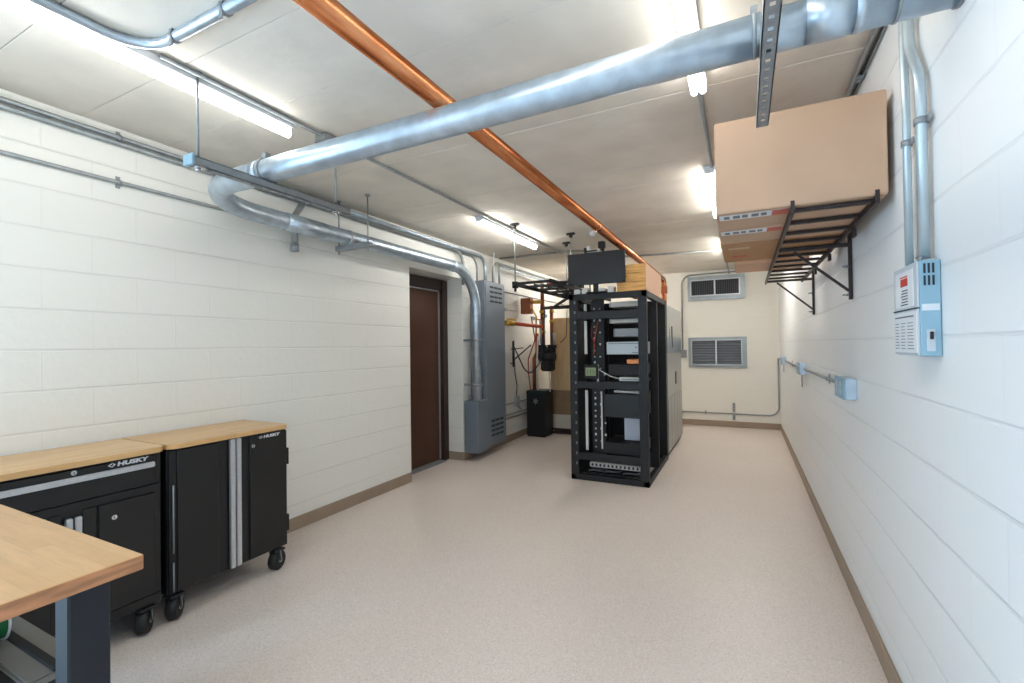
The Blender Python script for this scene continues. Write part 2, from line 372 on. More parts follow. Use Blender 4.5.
# perforated strut, right of centre, carried under the steel pipe
def strut(name, label, x, y0, y1, z0, rods, xw=.041, h=.041):
    t = thing(name, label, 'strut', (x, (y0+y1)/2, z0))
    b = bm_(); th = .0035
    # channel open upwards, slots cut in the underside
    ys = []; y = y0+.02
    while y < y1-.03: ys.append(y); y += .0508
    prev = y0
    for yy in ys:
        box(b, (x-xw/2, prev, z0), (x+xw/2, yy, z0+th)); box(b, (x-xw/2, yy, z0), (x-.0065, yy+.020, z0+th)); box(b, (x+.0065, yy, z0), (x+xw/2, yy+.020, z0+th)); prev = yy+.020
    box(b, (x-xw/2, prev, z0), (x+xw/2, y1, z0+th))
    for s in (-1, 1):
        box(b, (x+s*xw/2, y0, z0), (x+s*(xw/2-th), y1, z0+h)); box(b, (x+s*xw/2, y0, z0+h-th), (x+s*(xw/2-.009), y1, z0+h))
    part('channel', b, zinc, t)
    for yy in rods:
        b = bm_(); tube(b, [(x, yy, z0-.012), (x, yy, ZC-.001)], .006, 8); part('threaded_rod', b, zinc, t)
        b = bm_(); box(b, (x-.022, yy-.022, z0-.006), (x+.022, yy+.022, z0)); tube(b, [(x, yy, z0-.018), (x, yy, z0-.006)], .011, 6); part('nut', b, chrome, t)
        b = bm_(); tube(b, [(x, yy, ZC-.012), (x, yy, ZC-.001)], .02, 12); part('ceiling_anchor', b, zinc, t)
    return t
strut('slotted_strut', 'slotted steel strut hanging under the big pipe, above the large carton', .078, .35, 2.01, 2.229, (.45,))
tl = strut('slotted_strut', 'grey strut channel hung on rods in front of the pipe elbow at left', -2.19, 1.20, 2.12, 2.229, (1.23, 2.02))
b = bm_(); box(b, (-2.225, 1.185, 2.225), (-2.155, 1.20, 2.275), .003, 1); part('end_plate', b, brkM, tl, 'pale blue end plate')
# trapeze under the pipe
t = thing('pipe_trapeze', 'short strut trapeze on two rods under the steel pipe near the left wall', 'pipe hanger', (-2.88, 2.85, 2.22))
b = bm_(); box(b, (-3.08, 2.83, 2.228), (-2.70, 2.871, 2.269)); part('channel', b, zinc, t)
for x in (-3.055, -2.73):
    b = bm_(); tube(b, [(x, 2.85, 2.20), (x, 2.85, ZC-.001)], .006, 8); part('threaded_rod', b, galvD, t)
    b = bm_(); tube(b, [(x, 2.85, ZC-.014), (x, 2.85, ZC-.001)], .02, 12); part('ceiling_anchor', b, zinc, t)
b = bm_(); clampring(b, (-2.95, 2.85, zp), (0, 1, 0), R, .03, .006); part('pipe_strap', b, alu, t)
# conduit fitting hanging below the pipe
t = thing('conduit_fitting', 'stubby grey conduit elbow with a dark end poking below the pipe run', 'conduit fitting', (-2.99, 2.45, 2.1))
b = bm_(); tube(b, fillet([(-3.055, 2.50, 2.552), (-3.06, 2.42, 2.42), (-3.06, 2.42, 2.20)], .05), .024, 14); part('elbow', b, galvD, t)
b = bm_(); tube(b, [(-3.06, 2.42, 2.21), (-3.06, 2.42, 2.15)], .031, 12); part('end_cap', b, zinc, t)

def conduit(label, pts, r, m=galvD, rad=.12, straps=(), cat='conduit', name='conduit', group=None):
    """straps: (point, wall normal)"""
    b = bm_(); tube(b, fillet(pts, rad), r, 12)
    if not straps:
        o = part(name, b, m); return tag(o, label, cat, group)
    p = Vector(pts[0]); t = thing(name, label, cat, p, group); part('tubing', b, m, t)
    for c, n in straps:
        c = Vector(c); n = Vector(n); b = bm_()
        d = Vector((0, 1, 0)) if abs(n.y) < .5 else Vector((1, 0, 0))
        side = d.cross(n)
        if abs(c.z) and m is emt: d, side = Vector((0, 0, 1)), Vector((0, 1, 0))
        clampring(b, c, d, r, .02, .004)
        bar(b, c-side*(r+.022)-n*(r*.8), c+side*(r+.022)-n*(r*.8), .02, .005, n)
        part('strap', b, zinc, t)
    return t
# along the left wall
conduit('thin grey conduit running level along the left wall, lower of the wall lines', [(-3.122, -1.59, 2.352), (-3.122, 3.8, 2.352), (-3.122, 3.86, 2.352)], .0105, straps=[((-3.122, 1.33, 2.352), (1, 0, 0)), ((-3.122, 3.0, 2.352), (1, 0, 0))])
conduit('upper of two conduits side by side high on the left wall under the ceiling', [(-3.115, -1.59, 2.602), (-3.115, 5.42, 2.602), (-3.115, 5.42, 2.27)], .013, rad=.2, straps=[((-3.115, 1.33, 2.602), (1, 0, 0)), ((-3.115, 4.1, 2.602), (1, 0, 0))])
conduit('lower of two conduits side by side high on the left wall under the ceiling', [(-3.115, -1.59, 2.568), (-3.115, 5.22, 2.568), (-3.115, 5.22, 2.27)], .013, rad=.2, straps=[((-3.115, 2.0, 2.568), (1, 0, 0))])
conduit('thick grey conduit beside the wall conduits that bends down before the blue grey panel', [(-3.075, 2.15, 2.575), (-3.075, 4.84, 2.575), (-3.085, 4.84, 2.17)], .02, rad=.22)
conduit('grey conduit beside the thick one, bending down into the top of the blue grey panel', [(-3.03, 2.15, 2.585), (-3.03, 5.30, 2.585), (-3.03, 5.30, 2.268)], .018, galv, rad=.22)
conduit('first conduit rising from the tall panel and running on toward the far wall', [(-3.03, 5.50, 2.268), (-3.03, 5.50, 2.56), (-3.03, YE-.01, 2.56)], .016, rad=.16)
conduit('second conduit rising from the tall panel just below the first', [(-2.985, 5.60, 2.268), (-2.985, 5.60, 2.50), (-2.985, 8.0, 2.50), (-2.985, YE-.01, 2.50)], .016, galv, rad=.06)
conduit('straight white riser between the tall panel and the ceiling', [(-2.97, 5.42, 2.268), (-2.97, 5.42, 2.5), (-2.97, 5.42, ZC-.002)], .011, cableW)
conduit('thin line crossing the far left wall just above the tall panel', [(-3.107, 4.88, 2.20), (-3.107, 8.5, 2.20)], .006, mat('dark wire', (60, 60, 62), .5))
# ceiling conduits
conduit('grey conduit on the ceiling that turns a corner beside the long strip light', [(-2.19, -1.59, 2.636), (-2.19, .70, 2.636), (-2.19, 1.03, 2.636), (-.60, 1.03, 2.636)], .02, galv, rad=.16,
        straps=[((-1.98, 1.03, 2.636), (0, 1, 0)), ((-1.66, 1.03, 2.636), (0, 1, 0))])
conduit('thin conduit on the ceiling linking the two left strip lights', [(-2.18, 1.075, 2.646), (-2.18, 8.5, 2.646)], .010)
conduit('thin conduit on the ceiling linking the right-hand strip lights', [(-.17, 2.38, 2.646), (-.21, 8.5, 2.646)], .011)
conduit('grey conduit crossing the ceiling ahead of the end wall', [(-3.05, 5.75, 2.642), (-1.9, 5.75, 2.642), (-1.5, 6.5, 2.642), (XR-.01, 6.88, 2.642)], .014, rad=.3)
# junction box on the ceiling
t = thing('ceiling_junction_box', 'small square junction box on the ceiling line past the long strip light', 'junction box', (-2.18, 1.94, 2.60))
b = bm_(); box(b, (-2.225, 1.90, 2.615), (-2.135, 1.99, ZC-.003), .004); part('box_body', b, galvD, t)
b = bm_(); box(b, (-2.228, 1.897, 2.609), (-2.132, 1.993, 2.615), .002, 1); part('cover', b, zinc, t)
# strut along the ceiling by the right wall
t = thing('ceiling_strut', 'dark steel strut running along the ceiling corner by the right wall', 'strut', (.48, 2, 2.6))
b = bm_(); box(b, (.482, 1.0, 2.618), (.489, 3.6, 2.65)); box(b, (.508, 1.0, 2.618), (.515, 3.6, 2.65)); box(b, (.489, 1.0, 2.64), (.508, 3.6, 2.65)); part('channel', b, galvD, t)
b = bm_(); tube(b, [(.498, 2.62, 2.64), (.498, 2.62, 2.598)], .008, 8); box(b, (.486, 2.60, 2.606), (.511, 2.64, 2.618)); part('bolt', b, zinc, t)
# right wall conduits to the breaker box
conduit('left vertical conduit rising from the wall box behind the big pipe', [(.495, 1.955, 1.65), (.495, 1.955, 2.2), (.495, 1.97, 2.4), (.495, 1.97, ZC-.002)], .0115, emt, rad=.4, straps=[((.495, 1.955, 2.055), (-1, 0, 0))])
conduit('right vertical conduit with an offset bend above the wall box', [(.495, 1.815, 1.65), (.495, 1.815, 2.20), (.495, 1.915, 2.36), (.495, 1.915, ZC-.002)], .0145, emt, rad=.16, straps=[((.495, 1.815, 2.07), (-1, 0, 0))])

# ================================================================== RIGHT WALL DEVICES
t = thing('breaker_box', 'pale blue and grey electrical box with printed labels high on the right wall', 'electrical box', (.495, 1.885, 1.355))
b = bm_(); box(b, (.470, 1.767, 1.355), (XR-.001, 2.005, 1.640), .003, 1); part('enclosure', b, brkM, t)
b = bm_(); box(b, (.464, 1.769, 1.357), (.4695, 2.003, 1.638), .0015, 1); part('cover', b, brkF, t)
b = bm_(); box(b, (.4625, 1.80, 1.508), (.4645, 1.975, 1.622), .0005, 1); cv = part('upper_label', b, whiteP, t, 'white warning label with red print')
b = bm_(); box(b, (.4618, 1.85, 1.575), (.4627, 1.92, 1.60)); box(b, (.4618, 1.85, 1.603), (.4627, 1.925, 1.607)); part('red_print', b, red, cv)
b = bm_()
for k in range(6): box(b, (.4618, 1.85, 1.515+k*.009), (.4627, 1.92-.006*(k % 3), 1.518+k*.009))
part('small_print', b, black2, cv)
b = bm_(); box(b, (.4625, 1.775, 1.365), (.4645, 1.998, 1.492), .0005, 1); cv = part('lower_label', b, whiteP, t, 'white instruction sheet with rows of small print')
b = bm_()
for col, (ya, yb) in enumerate(((1.80, 1.86), (1.88, 1.925), (1.945, 1.985))):
    for k in range(9):
        box(b, (.4618, ya+.004*((k*7+col) % 3), 1.376+k*.010), (.4627, yb, 1.3785+k*.010))
box(b, (.4616, 1.80, 1.475), (.4627, 1.985, 1.480)); part('small_print', b, mat('grey print', (120, 122, 126), .6), cv)
b = bm_(); box(b, (.462, 1.768, 1.497), (.4695, 2.004, 1.501)); part('cover_seam', b, panelD, t)
b = bm_()
for r_ in range(2):
    for k in range(3): box(b, (.479+k*.010, 1.7655, 1.565+r_*.036), (.484+k*.010, 1.768, 1.594+r_*.036))
part('vent_slots', b, panelD, t)
b = bm_(); box(b, (.474, 1.7650, 1.490), (.514, 1.7675, 1.510)); part('sticker', b, whiteP, t)
b = bm_(); box(b, (.483, 1.764, 1.370), (.503, 1.7675, 1.435), .001, 1); hd = part('switch_plate', b, brkF, t)
b = bm_(); box(b, (.490, 1.755, 1.405), (.497, 1.765, 1.428), .002, 1); part('toggle', b, black2, hd)
b = bm_(); tube(b, [(.480, 1.79, 1.640), (.480, 1.79, 1.656)], .005, 8); tube(b, [(.480, 1.79, 1.653), (.480, 1.83, 1.656)], .0035, 8); part('latch', b, zinc, t)
# surface outlets on the right wall line
conduit('horizontal conduit along the right wall linking the blue outlet boxes', [(.505, 3.30, 1.155), (.505, 7.0, 1.155), (.505, YE-.05, 1.155)], .0105, galvD, straps=[((.505, 3.75, 1.155), (-1, 0, 0)), ((.505, 6.4, 1.155), (-1, 0, 0))])
def outlet(y, w, label):
    t = thing('outlet_box', label, 'outlet', (.49, y, 1.09), 'blue outlet boxes on the right wall')
    b = bm_(); box(b, (XR-.052, y-w/2, 1.10), (XR-.001, y+w/2, 1.21), .006); part('box_body', b, galv, t)
    b = bm_(); box(b, (XR-.058, y-w/2-.003, 1.097), (XR-.052, y+w/2+.003, 1.213), .004); cp = part('cover_plate', b, brkM, t, 'pale blue cover plate')
    n = 2 if w > .15 else 1
    for k in range(n):
        yy = y + (k-(n-1)/2)*.1
        for zz in (1.135, 1.175):
            b = bm_(); tube(b, [(XR-.061, yy, zz), (XR-.0575, yy, zz)], .015, 12); part('socket', b, brkF, cp)
    return t
outlet(3.06, .27, 'double pale blue outlet box, nearest on the right wall')
outlet(5.20, .24, 'pale blue outlet box in the middle of the right wall line')
outlet(7.40, .14, 'farthest small pale blue outlet box on the right wall')
for y, z0, lb in ((7.0, 1.0, 'far'), (4.95, .98, 'near')):
    conduit('short grey cord stub hanging below the %s outlet box' % ('farthest' if lb == 'far' else 'middle'), [(.49, y+ (.36 if lb=='far' else .20), 1.10), (.49, y+(.36 if lb=='far' else .20), z0)], .005, galvD, name='cord_stub', cat='cord')

# ================================================================== SHELF + CARTONS
t = thing('wall_shelf', 'dark slatted steel shelf on the right wall carrying cartons', 'shelf', (.33, 3.4, 1.9))
x0, x1, ya, yb, zs = .187, .462, 2.20, 4.72, 1.955
for x in (x0, x1):
    b = bm_(); box(b, (x-.007, ya, zs-.03), (x+.007, yb, zs), .002, 1); box(b, (x-.007, ya-.024, zs-.03), (x+.007, ya-.002, zs+.020)); part('side_rail', b, ironM, t)
for k in range(12):
    y = ya+.03+k*(yb-ya-.06)/11
    b = bm_(); box(b, (x0+.007, y-.011, zs-.018), (x1-.007, y+.011, zs-.003), .002, 1); part('slat', b, ironM, t)
for y in (2.98, 4.42):
    b = bm_(); box(b, (XR-.018, y-.012, 1.625), (XR-.002, y+.012, 1.985), .002, 1)
    br = part('wall_bracket', b, ironM, t)
    b = bm_(); box(b, (x0, y-.008, zs-.050), (XR-.016, y+.008, zs-.031), .002, 1); part('bracket_arm', b, ironM, br)
    b = bm_(); bar(b, (x0+.07, y, zs-.055), (XR-.016, y, 1.67), .013, .013); part('brace', b, ironM, br)
    b = bm_()
    for zz in (1.65, 1.80): tube(b, [(XR-.03, y, zz), (XR-.017, y, zz)], .007, 8); tube(b, [(XR-.03, y+.0, zz), (XR-.045, y, zz)], .004, 6)
    part('screws', b, zinc, br)
for x in (x1,):
    for y in (2.62, 3.3, 3.9):
        b = bm_(); box(b, (x-.004, y-.022, zs-.07), (x+.010, y+.022, zs-.031)); part('spacer_clip', b, ironM, t)
def carton(name, label, xa, xb, y0, y1, z1, m, marks=True):
    t = thing(name, label, 'box', ((xa+xb)/2, (y0+y1)/2, zs+.001), 'cartons on the wall shelf')
    b = bm_(); box(b, (xa, y0, zs+.001), (xb, y1, z1), .004, 2); part('carton_body', b, m, t)
    if marks:
        z = zs+.0005; yy = y0+.03
        b = bm_(); box(b, (xa+.012, yy, z-.001), (x0-.012, yy+.085, z)); lb = part('label_strip', b, whiteP, t, 'white printed strip')
        b = bm_(); bx = xa+.03
        for k in range(5):
            box(b, (bx, yy+.018, z-.0016), (bx+.022+.006*(k % 2), yy+.065, z-.001)); bx += .036
        part('grey_marks', b, mat('printed grey', (120, 122, 124), .7), lb)
        b = bm_(); bx = xa+.225
        box(b, (bx-.01, yy, z-.0014), (x0-.012, yy+.085, z-.001)); rd = part('red_patch', b, mat('printed red', (198, 92, 76), .6), lb)
    return t
carton('cardboard_box', 'largest pale cardboard carton at the front of the wall shelf', -.098, .497, 2.18, 2.49, 2.352, card)
carton('cardboard_box', 'cardboard carton with printed strip standing right behind the largest one', -.104, .497, 2.50, 2.85, 2.34, card)
c3 = carton('cardboard_box', 'darker brown carton with small red marks, third on the wall shelf', -.106, .497, 2.86, 3.50, 2.33, card2, False)
b = bm_(); box(b, (-.07, 2.98, zs-.0008), (.04, 3.03, zs+.0005)); part('label_strip', b, mat('tan tape', (200, 170, 130), .6), c3)
b = bm_(); box(b, (-.06, 3.26, zs-.0008), (-.02, 3.31, zs+.0005)); box(b, (-.01, 3.26, zs-.0008), (.03, 3.31, zs+.0005)); part('red_mark', b, red, c3)
carton('cardboard_box', 'small peach coloured carton, last on the wall shelf', -.048, .40, 3.62, 4.06, 2.10, card3, False)

# ================================================================== END WALL
def grille(z0, z1, xa, xb, gz0, gz1, label, vert):
    t = thing('vent_grille', label, 'vent', ((xa+xb)/2, YE, z0), 'framed vents on the end wall')
    b = bm_(); gx0, gx1 = xa+.045, xb-.07
    d = YE-.035
    for a, c in (((xa, d, z0), (gx0, YE-.001, z1)), ((gx1, d, z0), (xb, YE-.001, z1)), ((gx0, d, z0), (gx1, YE-.001, gz0)), ((gx0, d, gz1), (gx1, YE-.001, z1))): box(b, a, c, .002, 1)
    part('sheet_metal_frame', b, mat('vent sheet metal', (160, 170, 174), .4, .4, noise=.12, nscale=6), t)
    b = bm_(); e = .016
    for a, c in (((gx0, d-.02, gz0), (gx0+e, d, gz1)), ((gx1-e, d-.02, gz0), (gx1, d, gz1)), ((gx0+e, d-.02, gz0), (gx1-e, d, gz0+e)), ((gx0+e, d-.02, gz1-e), (gx1-e, d, gz1)), (((gx0+gx1)/2-.012, d-.022, gz0+e), ((gx0+gx1)/2+.012, d, gz1-e))): box(b, a, c, .002, 1)
    part('inner_frame', b, alu, t)
    b = bm_(); box(b, (gx0+e, YE-.012, gz0+e), (gx1-e, YE-.002, gz1-e)); part('dark_backing', b, panelD if vert else mat('grey backing', (120, 125, 132), .7), t)
    b = bm_()
    if vert:
        n = 26
        for k in range(n):
            x = gx0+e+.012+k*(gx1-gx0-2*e-.024)/(n-1); box(b, (x-.005, d+.004, gz0+e), (x+.005, d+.018, gz1-e))
    else:
        n = 9
        for k in range(n):
            z = gz0+e+(k+.5)*(gz1-gz0-2*e)/n
            bar(b, (gx0+e, d+.010, z), (gx1-e, d+.010, z), .036, .004, (0, -.6, .8))
    part('louvers', b, dark if vert else mat('louver grey', (150, 158, 168), .4, .4), t)
    return t
grille(2.15, 2.565, -.855, .033, 2.225, 2.505, 'upper dark vent grille in a galvanized frame on the end wall', True)
grille(1.005, 1.515, -.858, .05, 1.04, 1.475, 'lower louvered vent grille in a galvanized frame on the end wall', False)
conduit('conduit on the end wall running up past the vents and across under the ceiling', [(-.955, YE-.014, 1.30), (-.955, YE-.014, 2.60), (.40, YE-.014, 2.615)], .013, rad=.16, straps=[((-.2, YE-.014, 2.6115), (0, -1, 0))])
t = thing('wall_junction_box', 'small grey junction box on the end wall beside the lower vent', 'junction box', (-.94, YE, 1.17))
b = bm_(); box(b, (-.99, YE-.05, 1.17), (-.89, YE-.001, 1.30), .004); part('box_body', b, galvD, t)
b = bm_(); box(b, (-.993, YE-.055, 1.167), (-.887, YE-.05, 1.303), .002, 1); part('cover', b, zinc, t)
conduit('conduit low across the end wall that bends up in the corner', [(-2.3, YE-.013, .235), (.495, YE-.013, .225), (.495, YE-.013, 1.155)], .0115, rad=.14, straps=[((-.6, YE-.013, .229), (0, -1, 0)), ])
t = thing('short_strut', 'short vertical slotted strut low on the end wall', 'strut', (-.16, YE, .12))
b = bm_(); box(b, (-.183, YE-.0245, .12), (-.140, YE-.001, .205)); box(b, (-.183, YE-.0245, .25), (-.140, YE-.001, .41)); part('channel', b, galvD, t)
b = bm_()
for z in (.15, .29, .33, .37): box(b, (-.169, YE-.026, z), (-.154, YE-.0245, z+.02))
part('slot_marks', b, dark, t)

# ================================================================== HUSKY CABINETS
def caster(root, x, y, swivel=.8):
    """swivel caster: wheel trails behind the fork, turned by swivel"""
    c, sn = math.cos(swivel), math.sin(swivel)
    a = Vector((c, sn, 0)); f = Vector((-sn, c, 0)); p = Vector((x, y, 0))+f*.0
    w0 = p+Vector((0, 0, .060))
    b = bm_(); tube(b, [w0-a*.026, w0-a*.019, w0+a*.019, w0+a*.026], [.052, .0595, .0595, .052], 24); wheel = part('wheel', b, rubber, root)
    b = bm_(); tube(b, [w0-a*.030, w0+a*.030], .014, 12); part('hub', b, steelg, wheel)
    b = bm_()
    for s_ in (-1, 1): bar(b, w0+a*s_*.032, w0+a*s_*.032-f*.014+Vector((0, 0, .067)), .004, .028, f)
    box(b, (x-.036, y-.036, .119), (x+.036, y+.036, .131), .002, 1); fk = part('caster_fork', b, mat('caster steel', (58, 60, 62), .35, .6), root)
    b = bm_()
    for s_ in (-1, 1): bar(b, w0+a*s_*.0355, w0+a*s_*.0355-f*.010+Vector((0, 0, .064)), .003, .007, f)
    part('fork_edge', b, zinc, fk)
def slab(x0, x1, y0, y1, z0, z1, c=.05):
    b = bm_(); poly = [(x0, y0), (x1-c, y0)]
    for k in range(1, 6):
        a = math.radians(-90+18*k); poly.append((x1-c+c*math.cos(a), y0+c+c*math.sin(a)))
    for k in range(0, 5):
        a = math.radians(18*k); poly.append((x1-c+c*math.cos(a), y1-c+c*math.sin(a)))
    poly += [(x1-c, y1), (x0, y1)]
    prism(b, poly, z0, z1)
    return b
def husky(parent, y, z, size, xf):
    w_ = size*4.0
    b = text_bm('HUSKY', size, (xf, y, z), (0, 1, 0), (0, 0, 1), bold=size*.05, shear=.14, ext=.0012, sx=1.45)
    # arrow-like dog head emblem left of the word
    s = size; yy = y-1.35*s
    for quad in (((0, .30), (.55, .62), (.62, .46), (.25, .28)), ((0, .26), (.25, .24), (.66, .04), (.58, -.06)), ((.55, .78), (1.15, .36), (.62, -.1), (.68, .12), (.86, .36), (.70, .58))):
        vs = [b.verts.new((xf+.0013, yy+q[0]*s, z+q[1]*s)) for q in quad]; b.faces.new(vs)
        vs2 = [b.verts.new((xf-.001, yy+q[0]*s, z+q[1]*s)) for q in quad]
        n = len(vs)
        for i in range(n): b.faces.new((vs[i], vs[(i+1) % n], vs2[(i+1) % n], vs2[i]))
    return part('logo', b, whiteP, parent, 'white HUSKY wordmark with an arrow-like emblem')
def lock(parent, y, z, xf):
    b = bm_(); tube(b, [(xf, y, z), (xf+.006, y, z)], .011, 16); lk = part('lock', b, chrome, parent)
    b = bm_(); box(b, (xf+.006, y-.0012, z-.006), (xf+.0066, y+.0012, z+.006)); part('keyhole', b, black2, lk)
XF = -2.665; XB = -3.122
# right-hand two-door cabinet
t = thing('base_cabinet', 'black rolling cabinet with two tall doors and wood top, right one against the wall', 'cabinet', (-2.9, 1.69, 0), 'black rolling cabinets along the left wall')
b = bm_(); box(b, (XB, 1.345, .132), (XF-.02, 2.04, .891), .003, 1); part('body', b, blackP, t)
part('wood_top', slab(XB, -2.645, 1.337, 2.045, .891, .917), cabtop, t)
b = bm_(); box(b, (XF-.02, 1.385, .142), (XF, 1.60, .880), .003, 1); box(b, (XF-.02, 1.60, .142), (XF-.012, 1.652, .88)); d = part('door', b, blackP, t)
b = bm_(); box(b, (XF-.012, 1.662, .142), (XF+.012, 1.690, .884), .003); part('handle', b, alu, d, 'full-height aluminium pull')
b = bm_(); box(b, (XF-.02, 1.785, .142), (XF, 2.035, .880), .003, 1); box(b, (XF-.02, 1.742, .142), (XF-.012, 1.785, .88)); d = part('door', b, blackP, t)
b = bm_(); box(b, (XF-.012, 1.698, .142), (XF+.012, 1.726, .884), .003); part('handle', b, alu, d, 'full-height aluminium pull')
lock(d, 1.803, .820, XF); husky(d, 1.872, .856, .0235, XF)
b = bm_(); box(b, (XF-.035, 2.035, .655), (XF-.002, 2.052, .76), .002, 1); part('hinge', b, black2, t)
b = bm_(); box(b, (XF-.035, 2.035, .225), (XF-.002, 2.052, .33), .002, 1); part('hinge', b, black2, t)
b = bm_(); box(b, (XF-.02, 1.348, .142), (XF-.004, 1.383, .88), .002, 1); part('corner_post', b, black2, t)
b = bm_(); tube(b, [(XF+.002, 1.365, .70), (XF+.002, 1.365, .35)], .004, 8); tube(b, [(XF+.002, 1.365, .30), (XF+.002, 1.365, .15)], .004, 8); part('hinge_rod', b, zinc, t)
for x in (-2.69, -3.06):
    for y, sw in ((1.382, .75), (1.975, .30)): caster(t, x, y, sw)
# left-hand cabinet: one wide drawer over two doors
t = thing('base_cabinet', 'black rolling cabinet with a wide top drawer and wood top, left one by the workbench', 'cabinet', (-2.9, .965, 0), 'black rolling cabinets along the left wall')
b = bm_(); box(b, (XB, .615, .132), (XF-.02, 1.318, .891), .003, 1); part('body', b, blackP, t)
part('wood_top', slab(XB, -2.645, .605, 1.327, .891, .917), cabtop, t)
b = bm_(); box(b, (XF-.02, .645, .735), (XF, 1.285, .880), .003, 1); d = part('drawer', b, blackP, t)
b = bm_(); box(b, (XF, .645, .822), (XF+.016, 1.278, .848), .004); part('handle', b, alu, d, 'long horizontal aluminium pull')
lock(d, .965, .866, XF); husky(d, 1.125, .859, .027, XF)
b = bm_(); box(b, (XF-.02, .645, .150), (XF, .89, .690), .003, 1); box(b, (XF-.02, .89, .15), (XF-.012, .925, .69)); d = part('door', b, blackP, t)
b = bm_(); box(b, (XF-.012, .937, .16), (XF+.010, .961, .668), .003); part('handle', b, alu, d)
b = bm_(); box(b, (XF-.02, 1.055, .185), (XF, 1.282, .690), .003, 1); box(b, (XF-.02, 1.004, .15), (XF-.012, 1.055, .69)); d = part('door', b, blackP, t)
b = bm_(); box(b, (XF-.012, .969, .16), (XF+.010, .993, .668), .003); part('handle', b, alu, d)
lock(d, 1.112, .622, XF)
b = bm_(); box(b, (XF-.02, .62, .695), (XF-.006, 1.31, .730)); part('rail', b, blackP, t)
b = bm_(); box(b, (XF-.02, .62, .135), (XF-.006, 1.31, .180)); part('kick_rail', b, blackP, t)
for x in (-2.69, -3.06):
    for y, sw in ((.68, .5), (1.245, .85)): caster(t, x, y, sw)

# ================================================================== WORKBENCH
t = thing('workbench', 'butcher-block workbench with dark blue steel legs, in the lower left corner', 'workbench', (-1.95, .34, 0))
b = bm_(); box(b, (-2.56, .03, .842), (-1.386, .641, .880), .002, 1); bmesh.ops.recalc_face_normals(b, faces=b.faces)
for f in b.faces: f.material_index = 0 if f.normal.z > .5 else 1
part('wood_top', b, [bench, benchE], t)
for xs in (-1.53, -2.50):
    for y0_ in (.09, .52):
        b = bm_(); box(b, (xs, y0_, .02), (xs+.07, y0_+.082, .820), .003, 1); lg = part('leg', b, navy, t)
        b = bm_(); tube(b, [(xs+.035, y0_+.04, 0), (xs+.035, y0_+.04, .02)], .022, 12); part('levelling_foot', b, black2, lg)
        b = bm_(); box(b, (xs+.003, y0_-.002, .025), (xs+.066, y0_+.001, .815)); part('channel_shade_strip', b, rubber, lg)  # black strip paints the shade inside an open leg channel
    pass
    b = bm_(); box(b, (xs, .07, .820), (xs+.07, .62, .842), .002, 1); part('top_bracket', b, navy, t)
b = bm_(); box(b, (-2.43, .09, .785), (-1.53, .11, .842)); box(b, (-2.43, .59, .80), (-1.53, .605, .842)); part('apron', b, navy, t)
b = bm_(); box(b, (-2.43, .14, .12), (-1.53, .17, .18)); part('stretcher', b, navy, t)
# things under the bench
t = thing('tool_case', 'pale grey lidded case with a black strap, standing on the floor under the workbench', 'tool case', (-2.05, .52, 0))
b = bm_(); box(b, (-2.38, .36, 0), (-1.765, .66, .488), .012); part('case_body', b, black2, t)  # black body colour stands in for shadow on the near side
b = bm_(); box(b, (-2.385, .535, .470), (-1.76, .668, .500), .006); ld = part('lid', b, mat('grey lid plastic', (124, 122, 116), .5), t)
b = bm_(); box(b, (-2.385, .592, .496), (-1.758, .618, .506), .003, 1); part('strap', b, black2, ld)
b = bm_(); tube(b, [(-1.83, .662, .502), (-1.80, .662, .502)], .018, 10); part('clasp', b, black2, ld)
b = bm_(); box(b, (-2.38, .40, .489), (-1.90, .50, .53), .02); part('black_pouch', b, rubber, t)
t = thing('hose_reel', 'green reel with a white rim at the left edge of the picture under the workbench', 'reel', (-2.09, .565, .507))
b = bm_(); tube(b, [(-2.09, .55, .575), (-2.09, .58, .575)], .062, 24); part('spool', b, green, t)
for y in (.545, .580):
    b = bm_(); tube(b, [(-2.09, y, .575), (-2.09, y+.005, .575)], .068, 24); tube(b, [(-2.09, y-.001, .575), (-2.09, y+.006, .575)], .02, 12); part('rim', b, whiteP, t)
# ================================================================== BLUE GREY PANELS (left, past the door)
t = thing('tall_electrical_panel', 'tall narrow blue grey electrical panel on the left wall past the door', 'electrical panel', (-3.02, 5.38, .10))
b = bm_(); box(b, (-3.105, 5.11, .12), (-2.94, 5.65, 2.255), .004, 1); part('enclosure', b, panelM, t)
b = bm_(); box(b, (-2.94, 5.125, .14), (-2.928, 5.64, 2.24), .004, 1); cv = part('front_cover', b, panelM, t)
for zz, nm in ((1.98, 'u'), (.24, 'l')):
    b = bm_()
    for r_ in range(4):
        for k in range(3): box(b, (-2.9285, 5.23+k*.115, zz+r_*.062), (-2.9265, 5.33+k*.115, zz+r_*.062+.026))
    part('louver_slots', b, panelD, cv)
t = thing('lower_electrical_box', 'blue grey wireway box under the vertical pipe, beside the tall panel', 'electrical box', (-3.01, 4.97, .10))
b = bm_(); box(b, (-3.105, 4.862, .10), (-2.905, 5.10, .738), .003, 1); part('enclosure', b, panelM, t)
b = bm_(); box(b, (-3.10, 4.856, .105), (-2.91, 4.862, .733), .002, 1); part('front_cover', b, panelM, t)
b = bm_(); tube(b, [(-3.055, 4.90, .738), (-3.055, 4.90, .80)], .012, 10); tube(b, [(-3.03, 4.885, .738), (-3.03, 4.885, .79)], .010, 10); part('connector', b, zinc, t)
